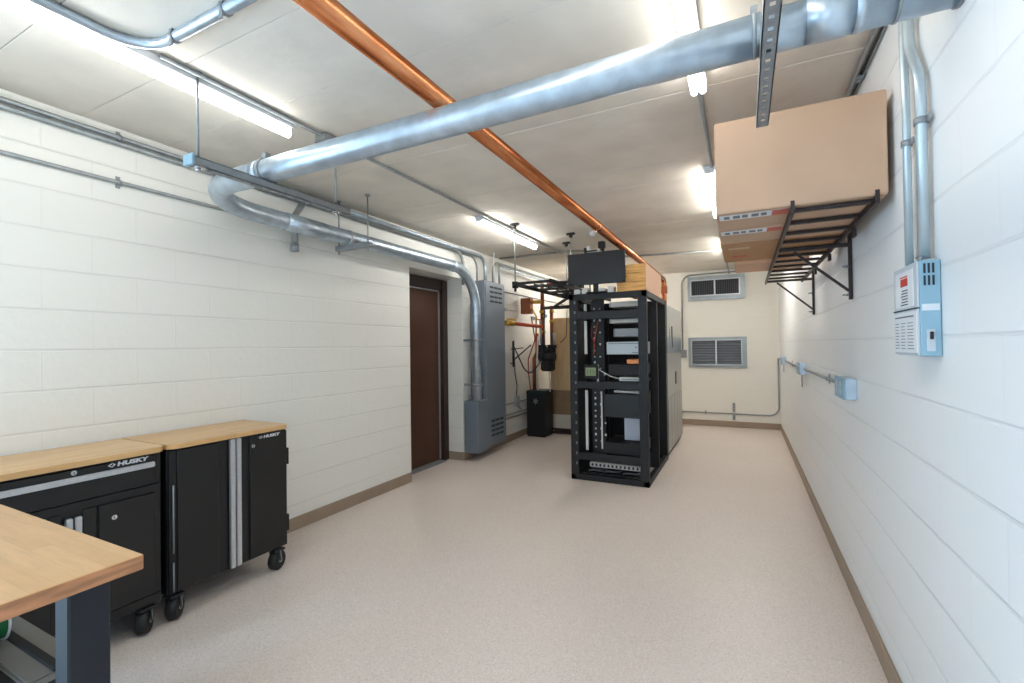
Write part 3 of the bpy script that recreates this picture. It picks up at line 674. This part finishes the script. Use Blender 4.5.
# middle wireway between pipe and tall panel
t = thing('slim_wireway', 'slim blue grey wireway standing between the vertical pipe and the tall panel', 'electrical box', (-3.06, 5.06, .75))
b = bm_(); box(b, (-3.105, 5.03, .742), (-3.03, 5.105, 1.95), .003, 1); part('enclosure', b, panelM, t)
b = bm_(); box(b, (-3.03, 5.05, .76), (-3.024, 5.09, 1.93)); part('cover', b, brkM, t)
b = bm_(); box(b, (-3.023, 5.06, 1.45), (-3.015, 5.08, 1.65)); part('switch', b, black2, t)
# pipe brackets on wall beside the drop
for z, lb in ((1.47, 'upper'), (.92, 'lower')):
    t = thing('pipe_bracket', '%s small strut bracket holding the vertical pipe by the door recess' % lb, 'pipe bracket', (-3.05, 4.88, z))
    b = bm_(); box(b, (-3.118, 4.875, z), (-2.86, 4.905, z+.03)); part('arm', b, zinc, t)
    b = bm_(); tube(b, [(-2.95, 4.91, z+.0), (-2.95, 4.91, z+.03)], .067, 20); part('clamp', b, zinc, t)

# ================================================================== COPPER RISERS, PUMP AND BLACK BOX
t = thing('pump_housing', 'black upright equipment box with a round fan badge on the floor by the tall panel', 'equipment box', (-2.89, 6.72, 0))
b = bm_(); box(b, (-3.045, 6.56, .0), (-2.735, 6.90, .70), .012); part('case', b, blackP, t)
b = bm_(); box(b, (-3.05, 6.555, .66), (-2.73, 6.905, .715), .012); part('lid', b, mat('dark teal plastic', (24, 38, 42), .4), t)
b = bm_()
for k in range(6):
    a = math.pi*k/3; c = Vector((-2.885, 6.556, .55))
    bar(b, c+Vector((math.cos(a)*.01, 0, math.sin(a)*.01)), c+Vector((math.cos(a+.4)*.045, 0, math.sin(a+.4)*.045)), .006, .010, (0, 1, 0))
part('fan_badge', b, alu, t)
t = thing('copper_riser_assembly', 'copper risers with black valves standing over the black equipment box', 'pipework', (-2.76, 6.6, .72))
b = bm_(); tube(b, [(-2.76, 6.58, 2.03), (-2.76, 6.58, 1.35)], .034, 14); tube(b, [(-2.76, 6.58, 2.36), (-2.76, 6.58, 2.02)], .030, 12); part('riser', b, copperV, t)
b = bm_(); tube(b, [(-2.62, 6.60, 2.02), (-2.62, 6.60, 1.40)], .026, 12); part('riser', b, copperV, t)
b = bm_(); tube(b, [(-2.86, 6.58, 1.60), (-2.86, 6.58, 1.30), (-2.93, 6.62, 1.20), (-2.93, 6.62, .716)], .030, 12); part('drain_pipe', b, copperV, t)
b = bm_(); tube(b, [(-3.02, 5.98, 1.74), (-2.76, 6.56, 1.70)], .027, 12); part('branch_pipe', b, mat('red orange pipe', (196, 84, 56), .4, .3), t)
b = bm_(); tube(b, [(-3.06, 5.92, 1.745), (-2.99, 6.05, 1.735)], .038, 12); bar(b, (-3.05, 5.93, 1.80), (-2.97, 6.09, 1.79), .02, .02); part('brass_valve', b, brass, t)
b = bm_(); tube(b, [(-3.02, 5.98, 1.74), (-3.112, 5.98, 1.74)], .02, 10); part('wall_stub', b, copperV, t)
b = bm_(); box(b, (-3.06, 6.42, 1.90), (-2.90, 6.54, 2.14), .006); part('valve_box', b, mat('copper brown plate', (150, 92, 62), .45, .5), t)
b = bm_(); tube(b, [(-2.90, 6.48, 2.08), (-2.76, 6.58, 2.08)], .028, 12); tube(b, [(-2.90, 6.48, 1.98), (-2.84, 6.52, 1.86), (-2.86, 6.55, 1.60)], .012, 8); part('brass_link', b, brass, t)
for x, z in ((-2.78, 1.42), (-2.61, 1.42)):
    b = bm_(); tube(b, [(x, 6.58, z), (x, 6.58, z-.05)], .075, 14); tube(b, [(x, 6.58, z-.05), (x, 6.58, z-.12)], .055, 14); part('flange', b, black2, t)
b = bm_(); tube(b, [(-2.80, 6.55, 1.24), (-2.56, 6.55, 1.24)], .078, 16); box(b, (-2.76, 6.46, 1.02), (-2.58, 6.64, 1.18), .02); tube(b, [(-2.74, 6.55, 1.34), (-2.64, 6.55, 1.34)], .05, 12); part('pump', b, black2, t)
b = bm_(); tube(b, [(-2.67, 6.60, 1.03), (-2.67, 6.62, .70)], .012, 8); part('white_drain', b, cableW, t)
b = bm_(); tube(b, [(-2.78, 6.54, 1.80), (-2.78, 6.54, 1.44)], .018, 8); tube(b, [(-2.57, 6.57, 1.60), (-2.57, 6.57, 1.43)], .022, 8); part('gauge_stem', b, steelg, t)
for x, y, z, rr in ((-2.76, 6.53, 1.93, .050), (-2.76, 6.53, 1.62, .046), (-2.62, 6.56, 1.78, .038), (-2.62, 6.56, 1.93, .036)):
    b = bm_(); tube(b, [(x, y+.05, z-.022), (x, y+.05, z+.022)], rr, 12); part('pipe_union', b, brass, t)
for x, z in ((-2.885, 1.83), (-2.84, 1.72), (-2.69, 1.86)):
    b = bm_(); tube(b, [(x, 6.50, z), (x, 6.53, z)], .030, 14); g_ = part('gauge', b, steelg, t); b = bm_(); tube(b, [(x, 6.498, z), (x, 6.50, z)], .024, 14); part('dial', b, whiteP, g_)
    b = bm_(); tube(b, [(x, 6.53, z), (-2.76, 6.57, z-.03)], .008, 6); part('gauge_link', b, copperV, t)
def cord(label, pts, r, m, nm='cable', cat='cable', group=None):
    b = bm_(); tube(b, fillet(pts, .12, 5), r, 8); return tag(part(nm, b, m), label, cat, group)
cord('dark blue cable looping from the copper risers down the wall', [(-3.09, 6.2, 1.44), (-3.0, 6.4, 1.05), (-2.9, 6.40, .98), (-2.72, 6.36, 1.15), (-2.66, 6.38, 1.6), (-2.66, 6.42, 1.95)], .010, blueC)
cord('black cable hanging on the wall left of the copper risers', [(-3.095, 6.25, 1.50), (-3.095, 6.27, 1.0), (-3.09, 6.33, .8), (-3.09, 6.26, .55), (-3.09, 6.45, .44)], .007, black2)
cord('red cable twisting beside the copper riser', [(-2.90, 6.46, 1.86), (-2.84, 6.46, 1.5), (-2.94, 6.42, 1.2), (-2.96, 6.46, 1.0), (-2.95, 6.52, .73)], .009, mat('red cable', (150, 44, 34), .5))
cord('white braided cable dropping to the black equipment box', [(-2.81, 6.50, 1.55), (-2.83, 6.50, 1.15), (-2.84, 6.54, .73)], .013, cableW)
cord('curved wire hanging on the plywood behind the risers', [(-2.50, 6.97, 1.98), (-2.52, 6.97, 1.55), (-2.62, 6.97, 1.45)], .006, black2)
t = thing('black_wall_stand', 'thin black post with arms on the wall beside the copper risers', 'stand', (-3.06, 6.3, .95))
b = bm_(); box(b, (-3.075, 6.15, 1.10), (-3.05, 6.175, 1.48)); part('post', b, black2, t)
b = bm_(); bar(b, (-3.10, 6.15, 1.36), (-2.92, 6.22, 1.38), .014, .014); bar(b, (-3.06, 6.16, 1.20), (-2.86, 6.35, 1.42), .016, .016); bar(b, (-3.118, 6.16, 1.15), (-3.06, 6.16, 1.15), .012, .012); part('arm', b, black2, t)
for z, lb in ((.555, 'upper'), (.40, 'middle'), (.345, 'lower')):
    conduit('%s of the thin level pipes on the wall behind the black equipment box' % lb, [(-3.106, 5.66, z), (-3.106, 7.6, z)], .009)
b = bm_(); box(b, (-3.118, 6.26, .50), (-3.075, 6.40, .64), .008); tag(part('wall_outlet', b, steelg), 'small grey outlet on the wall beside the black equipment box', 'outlet')
t = thing('wall_cutoff', 'little grey cut-off valve on the wall right of the tall panel', 'valve', (-3.08, 5.98, 1.9))
b = bm_(); box(b, (-3.118, 5.93, 1.92), (-3.07, 6.00, 1.96), .004); part('body', b, steelg, t)
b = bm_(); tube(b, [(-3.09, 5.80, 1.94), (-3.09, 6.35, 1.94)], .007, 8); part('stem', b, steelg, t)
# plywood enclosure
t = thing('plywood_enclosure', 'tan plywood enclosure standing behind the black equipment box, left of the rack', 'plywood enclosure', (-2.3, 7.2, 0))
b = bm_(); box(b, (-2.81, 7.0, .69), (-1.85, 7.5, 1.85), .004, 1); part('plywood_panel', b, ply, t)
b = bm_(); box(b, (-2.81, 7.005, .30), (-1.85, 7.5, .69), .003, 1); part('lower_panel', b, plyD, t, 'darker lower board')
b = bm_(); box(b, (-2.81, 7.0, .08), (-1.85, 7.5, .30), .003, 1); part('white_plinth', b, mat('cream plinth', (205, 198, 182), .6), t)
b = bm_(); box(b, (-2.80, 6.99, .045), (-1.86, 7.5, .08)); box(b, (-2.80, 6.93, 0), (-1.86, 7.49, .016)); part('base_rails', b, mat('dark red brown', (58, 34, 32), .5), t)

# ================================================================== SERVER RACK
XA, XZ, YA, YM, YB2, HR = -1.645, -.845, 4.646, 5.28, 5.93, 1.94
t = thing('server_rack', 'tall open black server rack in the middle of the floor', 'server rack', (-1.245, 5.29, 0))
for y in (YA, YM-.04, YB2-.08):
    for s, x in ((0, XA), (1, XZ-.085)):
        b = bm_(); box(b, (x, y, .05), (x+.085, y+.045, HR-.06), .003, 1); po = part('post', b, blackR, t)
        if y == YA:
            b = bm_()
            for k in range(17):
                z = .16+k*.105
                if s == 0: box(b, (x+.055, y-.0015, z), (x+.07, y, z+.028))
            if s == 0: part('bolt_marks', b, mat('dim steel', (120, 124, 128), .5, .4), po)
b = bm_()
for a, c in (((XA, YA, HR-.062), (XZ, YA+.05, HR)), ((XA, YB2-.05, HR-.06), (XZ, YB2, HR)), ((XA, YA, HR-.06), (XA+.05, YB2, HR)), ((XZ-.05, YA, HR-.06), (XZ, YB2, HR))): box(b, a, c, .003, 1)
part('top_frame', b, blackR, t)
b = bm_()
for a, c in (((XA, YA, 0), (XZ, YA+.05, .06)), ((XA, YB2-.05, 0), (XZ, YB2, .06)), ((XA, YA, 0), (XA+.05, YB2, .06)), ((XZ-.05, YA, 0), (XZ, YB2, .06))): box(b, a, c, .003, 1)
part('base_frame', b, blackR, t)
for z0_, z1_ in ((1.675, 1.752), (.955, 1.026), (.212, .286)):
    b = bm_(); box(b, (XA+.085, YA+.004, z0_), (XZ-.085, YA+.034, z1_), .002, 1); part('crossbar', b, blackR, t)
b = bm_(); box(b, (XA+.085, YB2-.03, .06), (XZ-.085, YB2-.015, HR-.06)); part('rear_panel', b, black2, t)
b = bm_(); box(b, (XA+.004, YA+.10, .06), (XA+.01, YB2-.06, HR-.06)); part('left_side_panel', b, black2, t)
b = bm_(); box(b, (XA+.09, YA+.06, .06), (XZ-.09, YB2-.06, .075)); part('floor_tray', b, blackR, t)
# vertical cable-management bars and punched equipment rail
for x, zz in ((-1.493, ((1.765, 1.84), (1.31, 1.66), (.30, .93))),):
    for z0_, z1_ in zz:
        b = bm_(); box(b, (x-.014, YA+.075, z0_), (x+.014, YA+.095, z1_), .002, 1); part('wire_duct', b, cableW, t, 'white vertical duct')
b = bm_(); box(b, (-1.44, YA+.11, .08), (-1.30, YA+.125, HR-.07)); rl = part('equipment_rail', b, black2, t)
random.seed(3)
for k in range(24):
    z = .33+k*.063
    if .93 < z < 1.04 or 1.66 < z < 1.76: continue
    for x in ((-1.405, -1.345) if k % 2 else (-1.405, -1.30)):
        if z > 1.1 and x > -1.32: continue
        s_ = random.choice((.010, .013, .018)); b = bm_(); box(b, (x-.009, YA+.104, z), (x+.009, YA+.11, z+s_*1.3), .002, 1); part('connector', b, random.choice((cableW, steelg, greyP)), rl)
b = bm_(); box(b, (-1.345, YA+.10, .32), (-1.330, YA+.108, .92)); part('thin_duct', b, cableW, t)
b = bm_(); box(b, (-1.37, YA+.055, 1.02), (-1.352, YA+.07, 1.20)); part('side_flange', b, cableW, t)
# equipment in the rack
def device(label, x0_, x1_, z0_, z1_, m, dep=.45, y=YA+.06, name='rack_device', cat='rack device', detail=None):
    t = thing(name, label, cat, ((x0_+x1_)/2, y+dep/2, z0_))
    b = bm_(); box(b, (x0_, y, z0_), (x1_, y+dep, z1_), .003, 1); part('chassis', b, m, t)
    b = bm_(); box(b, (x0_+.004, y-.004, z0_+.004), (x1_-.004, y, z1_-.004), .001, 1); fc = part('faceplate', b, m, t)
    if detail == 'ports':
        b = bm_(); n = 14; w_ = (x1_-x0_-.05)/n
        for k in range(n): box(b, (x0_+.025+k*w_, y-.0052, z0_+.014), (x0_+.025+k*w_+w_*.6, y-.004, z1_-.014))
        part('ports', b, dark, fc)
    elif detail == 'silver':
        b = bm_(); box(b, (x0_+.02, y-.005, z1_-.022), (x1_-.02, y-.004, z1_-.016)); box(b, (x1_-.09, y-.005, z0_+.016), (x1_-.03, y-.004, z0_+.022)); part('trim_line', b, dark, fc)
        b = bm_(); tube(b, [(x1_-.05, y-.006, z0_+.07), (x1_-.05, y-.004, z0_+.07)], .008, 10); part('button', b, dark, fc)
    elif detail == 'plain':
        b = bm_(); box(b, (x0_+.01, y-.005, z0_+.012), (x0_+.016, y-.004, z1_-.012)); box(b, (x1_-.02, y-.005, (z0_+z1_)/2), (x1_-.012, y-.004, (z0_+z1_)/2+.008)); part('screws', b, dark, fc)
    return t
XI = -.915
device('topmost pale grey patch panel in the server rack', -1.23, XI, 1.79, 1.845, greyP, .2, detail='plain')
device('slim pale grey panel just under the top crossbar of the rack', -1.23, XI, 1.625, 1.668, greyP, .2, detail='plain')
device('dull grey module third down in the server rack', -1.19, XI, 1.485, 1.57, mat('mid grey metal', (138, 140, 142), .45, .3), .3, detail='plain')
device('silver box with a button in the middle of the server rack', -1.265, XI, 1.305, 1.435, steelg, .5, detail='silver')
device('orange unit with a red top below the silver box', -1.06, XI, 1.21, 1.255, mat('pale orange', (236, 150, 84), .4), .2)
device('white ported unit above the middle crossbar', -1.14, XI, 1.035, 1.075, cableW, .3, detail='ports')
device('long dark shelf holding the white ported unit and orange unit', -1.27, XI, 1.01, 1.0335, blackR, .6, name='rack_shelf', cat='shelf')
device('low black device under the orange unit', -1.25, XI, 1.09, 1.205, black2, .5)
device('large black battery unit below the middle crossbar', -1.30, XI, .66, .90, mat('soft black plastic', (20, 20, 23), .4), .5)
b = bm_(); bar(b, (-1.20, YA+.20, .925), (XI, YA+.20, .918), .22, .02, (.1, 0, 1)); tag(part('folded_papers', b, cableW), 'white papers lying on the black battery unit', 'papers')
device('black box with sloping top low in the rack', -1.30, XI, .287, .40, black2, .45)
b = bm_(); t = tag(part('paper_sheet', box(b, (-1.13, YA+.22, .41), (XI, YA+.23, .635)), mat('pale blue white paper', (205, 210, 222), .6)), 'pale white sheet standing upright low in the rack', 'paper')
t = thing('power_strip', 'pale grey rack power strip across the bottom of the rack', 'power strip', (-1.17, YA+.05, .12))
b = bm_(); box(b, (-1.46, YA+.052, .135), (-.93, YA+.09, .185), .003, 1); part('housing', b, greyP, t)
b = bm_()
for k in range(12): box(b, (-1.44+k*.042, YA+.050, .146), (-1.44+k*.042+.02, YA+.052, .174))
part('sockets', b, black2, t)
for i, x in enumerate((-1.42, -1.26, -1.06)):
    cord(('left', 'middle', 'right')[i]+' of three dark cables coiled on the floor tray of the rack', [(x-.06, YA+.08, .085), (x, YA+.07, .105), (x+.08, YA+.09, .09), (x+.10, YA+.2, .085)], .010, mat('grey cable', (90, 92, 96), .4), group='cables coiled in the rack base')
t = thing('temperature_display', 'small black display with a green screen on the left of the rack', 'display', (-1.43, YA+.03, 1.06))
b = bm_(); box(b, (-1.50, YA+.036, 1.055), (-1.352, YA+.056, 1.20), .005); part('case', b, black2, t)
b = bm_(); box(b, (-1.485, YA+.034, 1.085), (-1.375, YA+.036, 1.17)); sc = part('screen', b, lcd, t)
b = bm_()
for x in (-1.465, -1.435, -1.405):
    box(b, (x, YA+.0325, 1.10), (x+.005, YA+.034, 1.155)); box(b, (x, YA+.0325, 1.125), (x+.016, YA+.034, 1.13))
part('digits', b, mat('lcd dark', (70, 84, 60), .5), sc)
cord('thin white cord from the little display to the white unit', [(-1.35, YA+.05, 1.15), (-1.22, YA+.05, 1.08), (-1.14, YA+.052, 1.06)], .005, cableW)
cord('orange patch cable inside the upper left of the rack', [(-1.36, YA+.09, 1.66), (-1.40, YA+.09, 1.45), (-1.41, YA+.09, 1.30)], .006, mat('orange cable', (170, 80, 40), .5))
cord('red patch cable inside the upper left of the rack', [(-1.43, YA+.09, 1.62), (-1.43, YA+.08, 1.5), (-1.38, YA+.09, 1.38)], .006, mat('dark red cable', (110, 30, 30), .5))
for i, (y, z, s) in enumerate(((4.80, 1.30, .05), (4.85, 1.36, .04), (5.0, 1.12, .05), (5.05, .85, .04), (5.35, .45, .035), (4.95, 1.5, .05))):
    b = bm_(); box(b, (XZ-.10, y, z), (XZ-.086, y+s, z+s*1.6), .003, 1)
    tag(part('cable_plug', b, cableW), 'pale plugs seen through the open right side of the rack', 'plug', 'pale plugs on the rack side')
b = bm_(); box(b, (XZ-.10, 4.75, .30), (XZ-.088, 5.0, .80)); tag(part('side_module', b, mat('dim teal grey', (62, 72, 76), .5, .3)), 'dim grey module behind the right side of the rack', 'rack device')
b = bm_(); box(b, (XZ-.10, 4.78, 1.45), (XZ-.088, 4.95, 1.86)); tag(part('side_module', b, mat('dim teal grey', (62, 72, 76), .5, .3)), 'dim grey strip high behind the right side of the rack', 'rack device')
# on top of the rack
t = thing('wooden_crate', 'pine crate with a pale side panel on top of the server rack', 'crate', (-.99, 5.1, HR))
b = bm_()
for k in range(3): box(b, (-1.135, YA+.002, HR+.001+k*.088), (-.852, YA+.022, HR+.001+k*.088+.086), .003, 1)
box(b, (-1.14, YA+.022, HR+.001), (-1.12, 5.55, HR+.262)); box(b, (-1.14, 5.55, HR+.001), (-.852, 5.57, HR+.262)); box(b, (-1.135, YA+.03, HR+.001), (-.852, 5.55, HR+.02)); part('boards', b, pine, t)
b = bm_(); box(b, (-.852, YA+.002, HR+.001), (-.845, 5.57, HR+.264)); part('side_panel', b, card3, t)
b = bm_(); tube(b, [(-1.05, YA+.0, HR+.15), (-1.05, YA+.003, HR+.15)], .012, 10); part('knot', b, mat('dark knot', (90, 50, 24), .6), t)
t = thing('monitor', 'black flat monitor standing on top of the server rack', 'monitor', (-1.34, 4.66, HR))
b = bm_(); box(b, (-1.635, 4.60, 2.028), (-1.040, 4.632, 2.355), .005); part('screen_case', b, blackR, t)
b = bm_(); box(b, (-1.628, 4.598, 2.036), (-1.047, 4.600, 2.348)); part('screen', b, mat('dark screen', (26, 26, 30), .35), t)
b = bm_(); box(b, (-1.375, 4.632, HR+.012), (-1.325, 4.655, 2.20)); box(b, (-1.45, 4.615, HR+.001), (-1.25, 4.74, HR+.013), .003, 1); part('stand', b, black2, t)
t = thing('camera_bracket', 'small black and white camera on a bar above the monitor', 'security camera', (-1.33, 4.62, 2.36))
b = bm_(); box(b, (-1.45, 4.605, 2.368), (-1.25, 4.625, 2.378)); box(b, (-1.46, 4.60, 2.356), (-1.43, 4.63, 2.41), .004); box(b, (-1.275, 4.60, 2.356), (-1.25, 4.63, 2.39), .004); part('bar', b, black2, t)
b = bm_(); box(b, (-1.31, 4.60, 2.39), (-1.245, 4.66, 2.46), .006); part('camera_head', b, black2, t)
b = bm_(); box(b, (-1.43, 4.60, 2.38), (-1.395, 4.64, 2.425), .006); part('sensor', b, whiteP, t)
b = bm_(); box(b, (-1.32, 4.60, 2.365), (-1.29, 4.62, 2.385), .003); part('sensor', b, whiteP, t)
b = bm_(); box(b, (-1.49, 4.90, ZC-.06), (-1.43, 4.96, ZC-.005), .012); tag(part('smoke_sensor', b, whiteP), 'small white sensor on the ceiling above the monitor', 'sensor')
for i, x in enumerate((-1.56, -1.47, -1.29, -1.20)):
    b = bm_(); box(b, (x-.032, YA+.01, HR+.001), (x+.032, YA+.12, HR+.05 + .012*(i % 2)), .004)
    r_ = tag(part('network_adapter', b, cableW), 'small white network adapters in a row under the monitor', 'network adapter', 'white adapters on the rack top')
# ladder tray and rods
t = thing('cable_ladder', 'black cable ladder hung from the ceiling left of the rack', 'cable tray', (-1.87, 5.2, 2.02))
for x in (-2.07, -1.67):
    b = bm_(); box(b, (x-.012, 4.18, 2.018), (x+.012, 6.45, 2.055)); part('side_rail', b, black2, t)
for k in range(8):
    b = bm_(); y = 4.20+k*.30; box(b, (-2.058, y-.014, 2.024), (-1.682, y+.014, 2.048)); part('rung', b, black2, t)
for k, (x, y) in enumerate(((-2.07, 4.23), (-1.70, 4.89), (-1.90, 5.30), (-2.07, 6.2))):
    b = bm_(); tube(b, [(x, y, 1.975), (x, y, ZC-.02)], .0075, 8); part('rod', b, galvD, t)
    b = bm_(); box(b, (x-.05, y-.022, ZC-.028), (x+.05, y+.022, ZC-.002), .008); tube(b, [(x, y, ZC-.055), (x, y, ZC-.02)], .022, 10); part('ceiling_clamp', b, black2, t)
    b = bm_(); box(b, (x-.025, y-.025, 1.995), (x+.025, y+.025, 2.062), .003, 1); tube(b, [(x, y, 1.96), (x, y, 1.995)], .013, 8); part('rod_clip', b, black2, t)
t = thing('cable_bundle', 'tangle of black and grey cables on the ladder tray beside the rack top', 'cables', (-1.8, 5.2, 2.05))
random.seed(5)
for k in range(7):
    x = -2.0+k*.05; b = bm_()
    tube(b, fillet([(x, 4.55+.1*(k % 3), 2.066), (x+.02, 5.0, 2.075+.006*k), (x-.02, 5.6, 2.068), (x+.01, 6.3, 2.07)], .2, 4), .009, 8); part('cable', b, (black2, cableW, blackR, copperV)[k % 4], t)
b = bm_(); box(b, (-1.95, 5.05, 2.095), (-1.70, 5.35, 2.155), .004); tag(part('cable_splice_box', b, black2), 'flat black splice box lying on the cable ladder', 'splice box')
for k in range(4):
    cord('black cables drooping from the ladder into the rack', [(-1.70-.03*k, 5.0+.12*k, 2.06), (-1.72-.03*k, 4.98+.12*k, 1.92-.02*k), (-1.66, 4.9+.12*k, 1.86-.03*k), (-1.60, 4.86+.1*k, 1.80)], .011, black2, group='cables drooping from the ladder')
t = thing('lower_cable_arm', 'black horizontal cable arm reaching from the risers toward the rack', 'cable arm', (-2.1, 6.2, 1.9))
b = bm_(); tube(b, [(-2.72, 6.52, 1.98), (-1.80, 5.62, 1.90)], .025, 10); part('arm', b, black2, t)
b = bm_(); bar(b, (-2.45, 6.25, 1.96), (-2.05, 5.75, 2.03), .03, .03); part('strut', b, black2, t)
# white risers hanging behind
for i, (x, y) in enumerate(((-2.20, 6.9), (-2.10, 6.9), (-2.0, 6.9))):
    conduit('row of thin grey drops between the dark ceiling bar and the plywood enclosure', [(x, y, 2.42), (x, y, 1.86)], .012, galvD, name='conduit_drop', group='grey drops over the plywood enclosure')
b = bm_(); box(b, (-2.45, 6.88, 2.42), (-1.85, 6.92, 2.46)); 
for x in (-2.40, -1.9): tube(b, [(x, 6.9, 2.44), (x, 6.9, ZC-.002)], .006, 8)
tag(part('ceiling_bar', b, black2), 'dark bar hung from the ceiling over the plywood enclosure', 'bar')

# ================================================================== GREY COOLING CABINET BEHIND THE RACK
t = thing('cooling_cabinet', 'tall light grey equipment cabinet standing right behind the server rack', 'cabinet', (-1.3, 6.7, 0))
b = bm_(); box(b, (-1.75, 5.97, .05), (-.851, 7.40, 1.90), .006); part('body', b, greyU, t)
b = bm_(); box(b, (-1.74, 5.98, 0), (-.87, 7.39, .05)); part('plinth', b, black2, t)
b = bm_(); box(b, (-.851, 5.98, 1.50), (-.845, 7.39, 1.89), .001, 1); part('upper_panel', b, greyU, t)
b = bm_(); box(b, (-.851, 5.98, 1.29), (-.843, 7.39, 1.49), .001, 1); part('control_band', b, greyB, t, 'slate grey control band')
b = bm_(); box(b, (-.851, 5.98, .73), (-.845, 7.39, 1.28), .001, 1); part('middle_panel', b, greyU, t)
for k in range(5):
    b = bm_(); y = 5.98+k*.282; box(b, (-.851, y+.010, .06), (-.842, y+.272, .72), .002, 1); part('lower_panel', b, greyU, t)
b = bm_(); box(b, (-.845, 6.38, 1.36), (-.838, 6.43, 1.64), .002, 1); part('handle', b, black2, t)
b = bm_(); box(b, (-.845, 6.68, .86), (-.838, 6.76, 1.03), .003); part('latch', b, black2, t)
b = bm_(); box(b, (-.845, 6.2, 1.34), (-.842, 6.215, 1.60)); part('trim', b, dark, t)
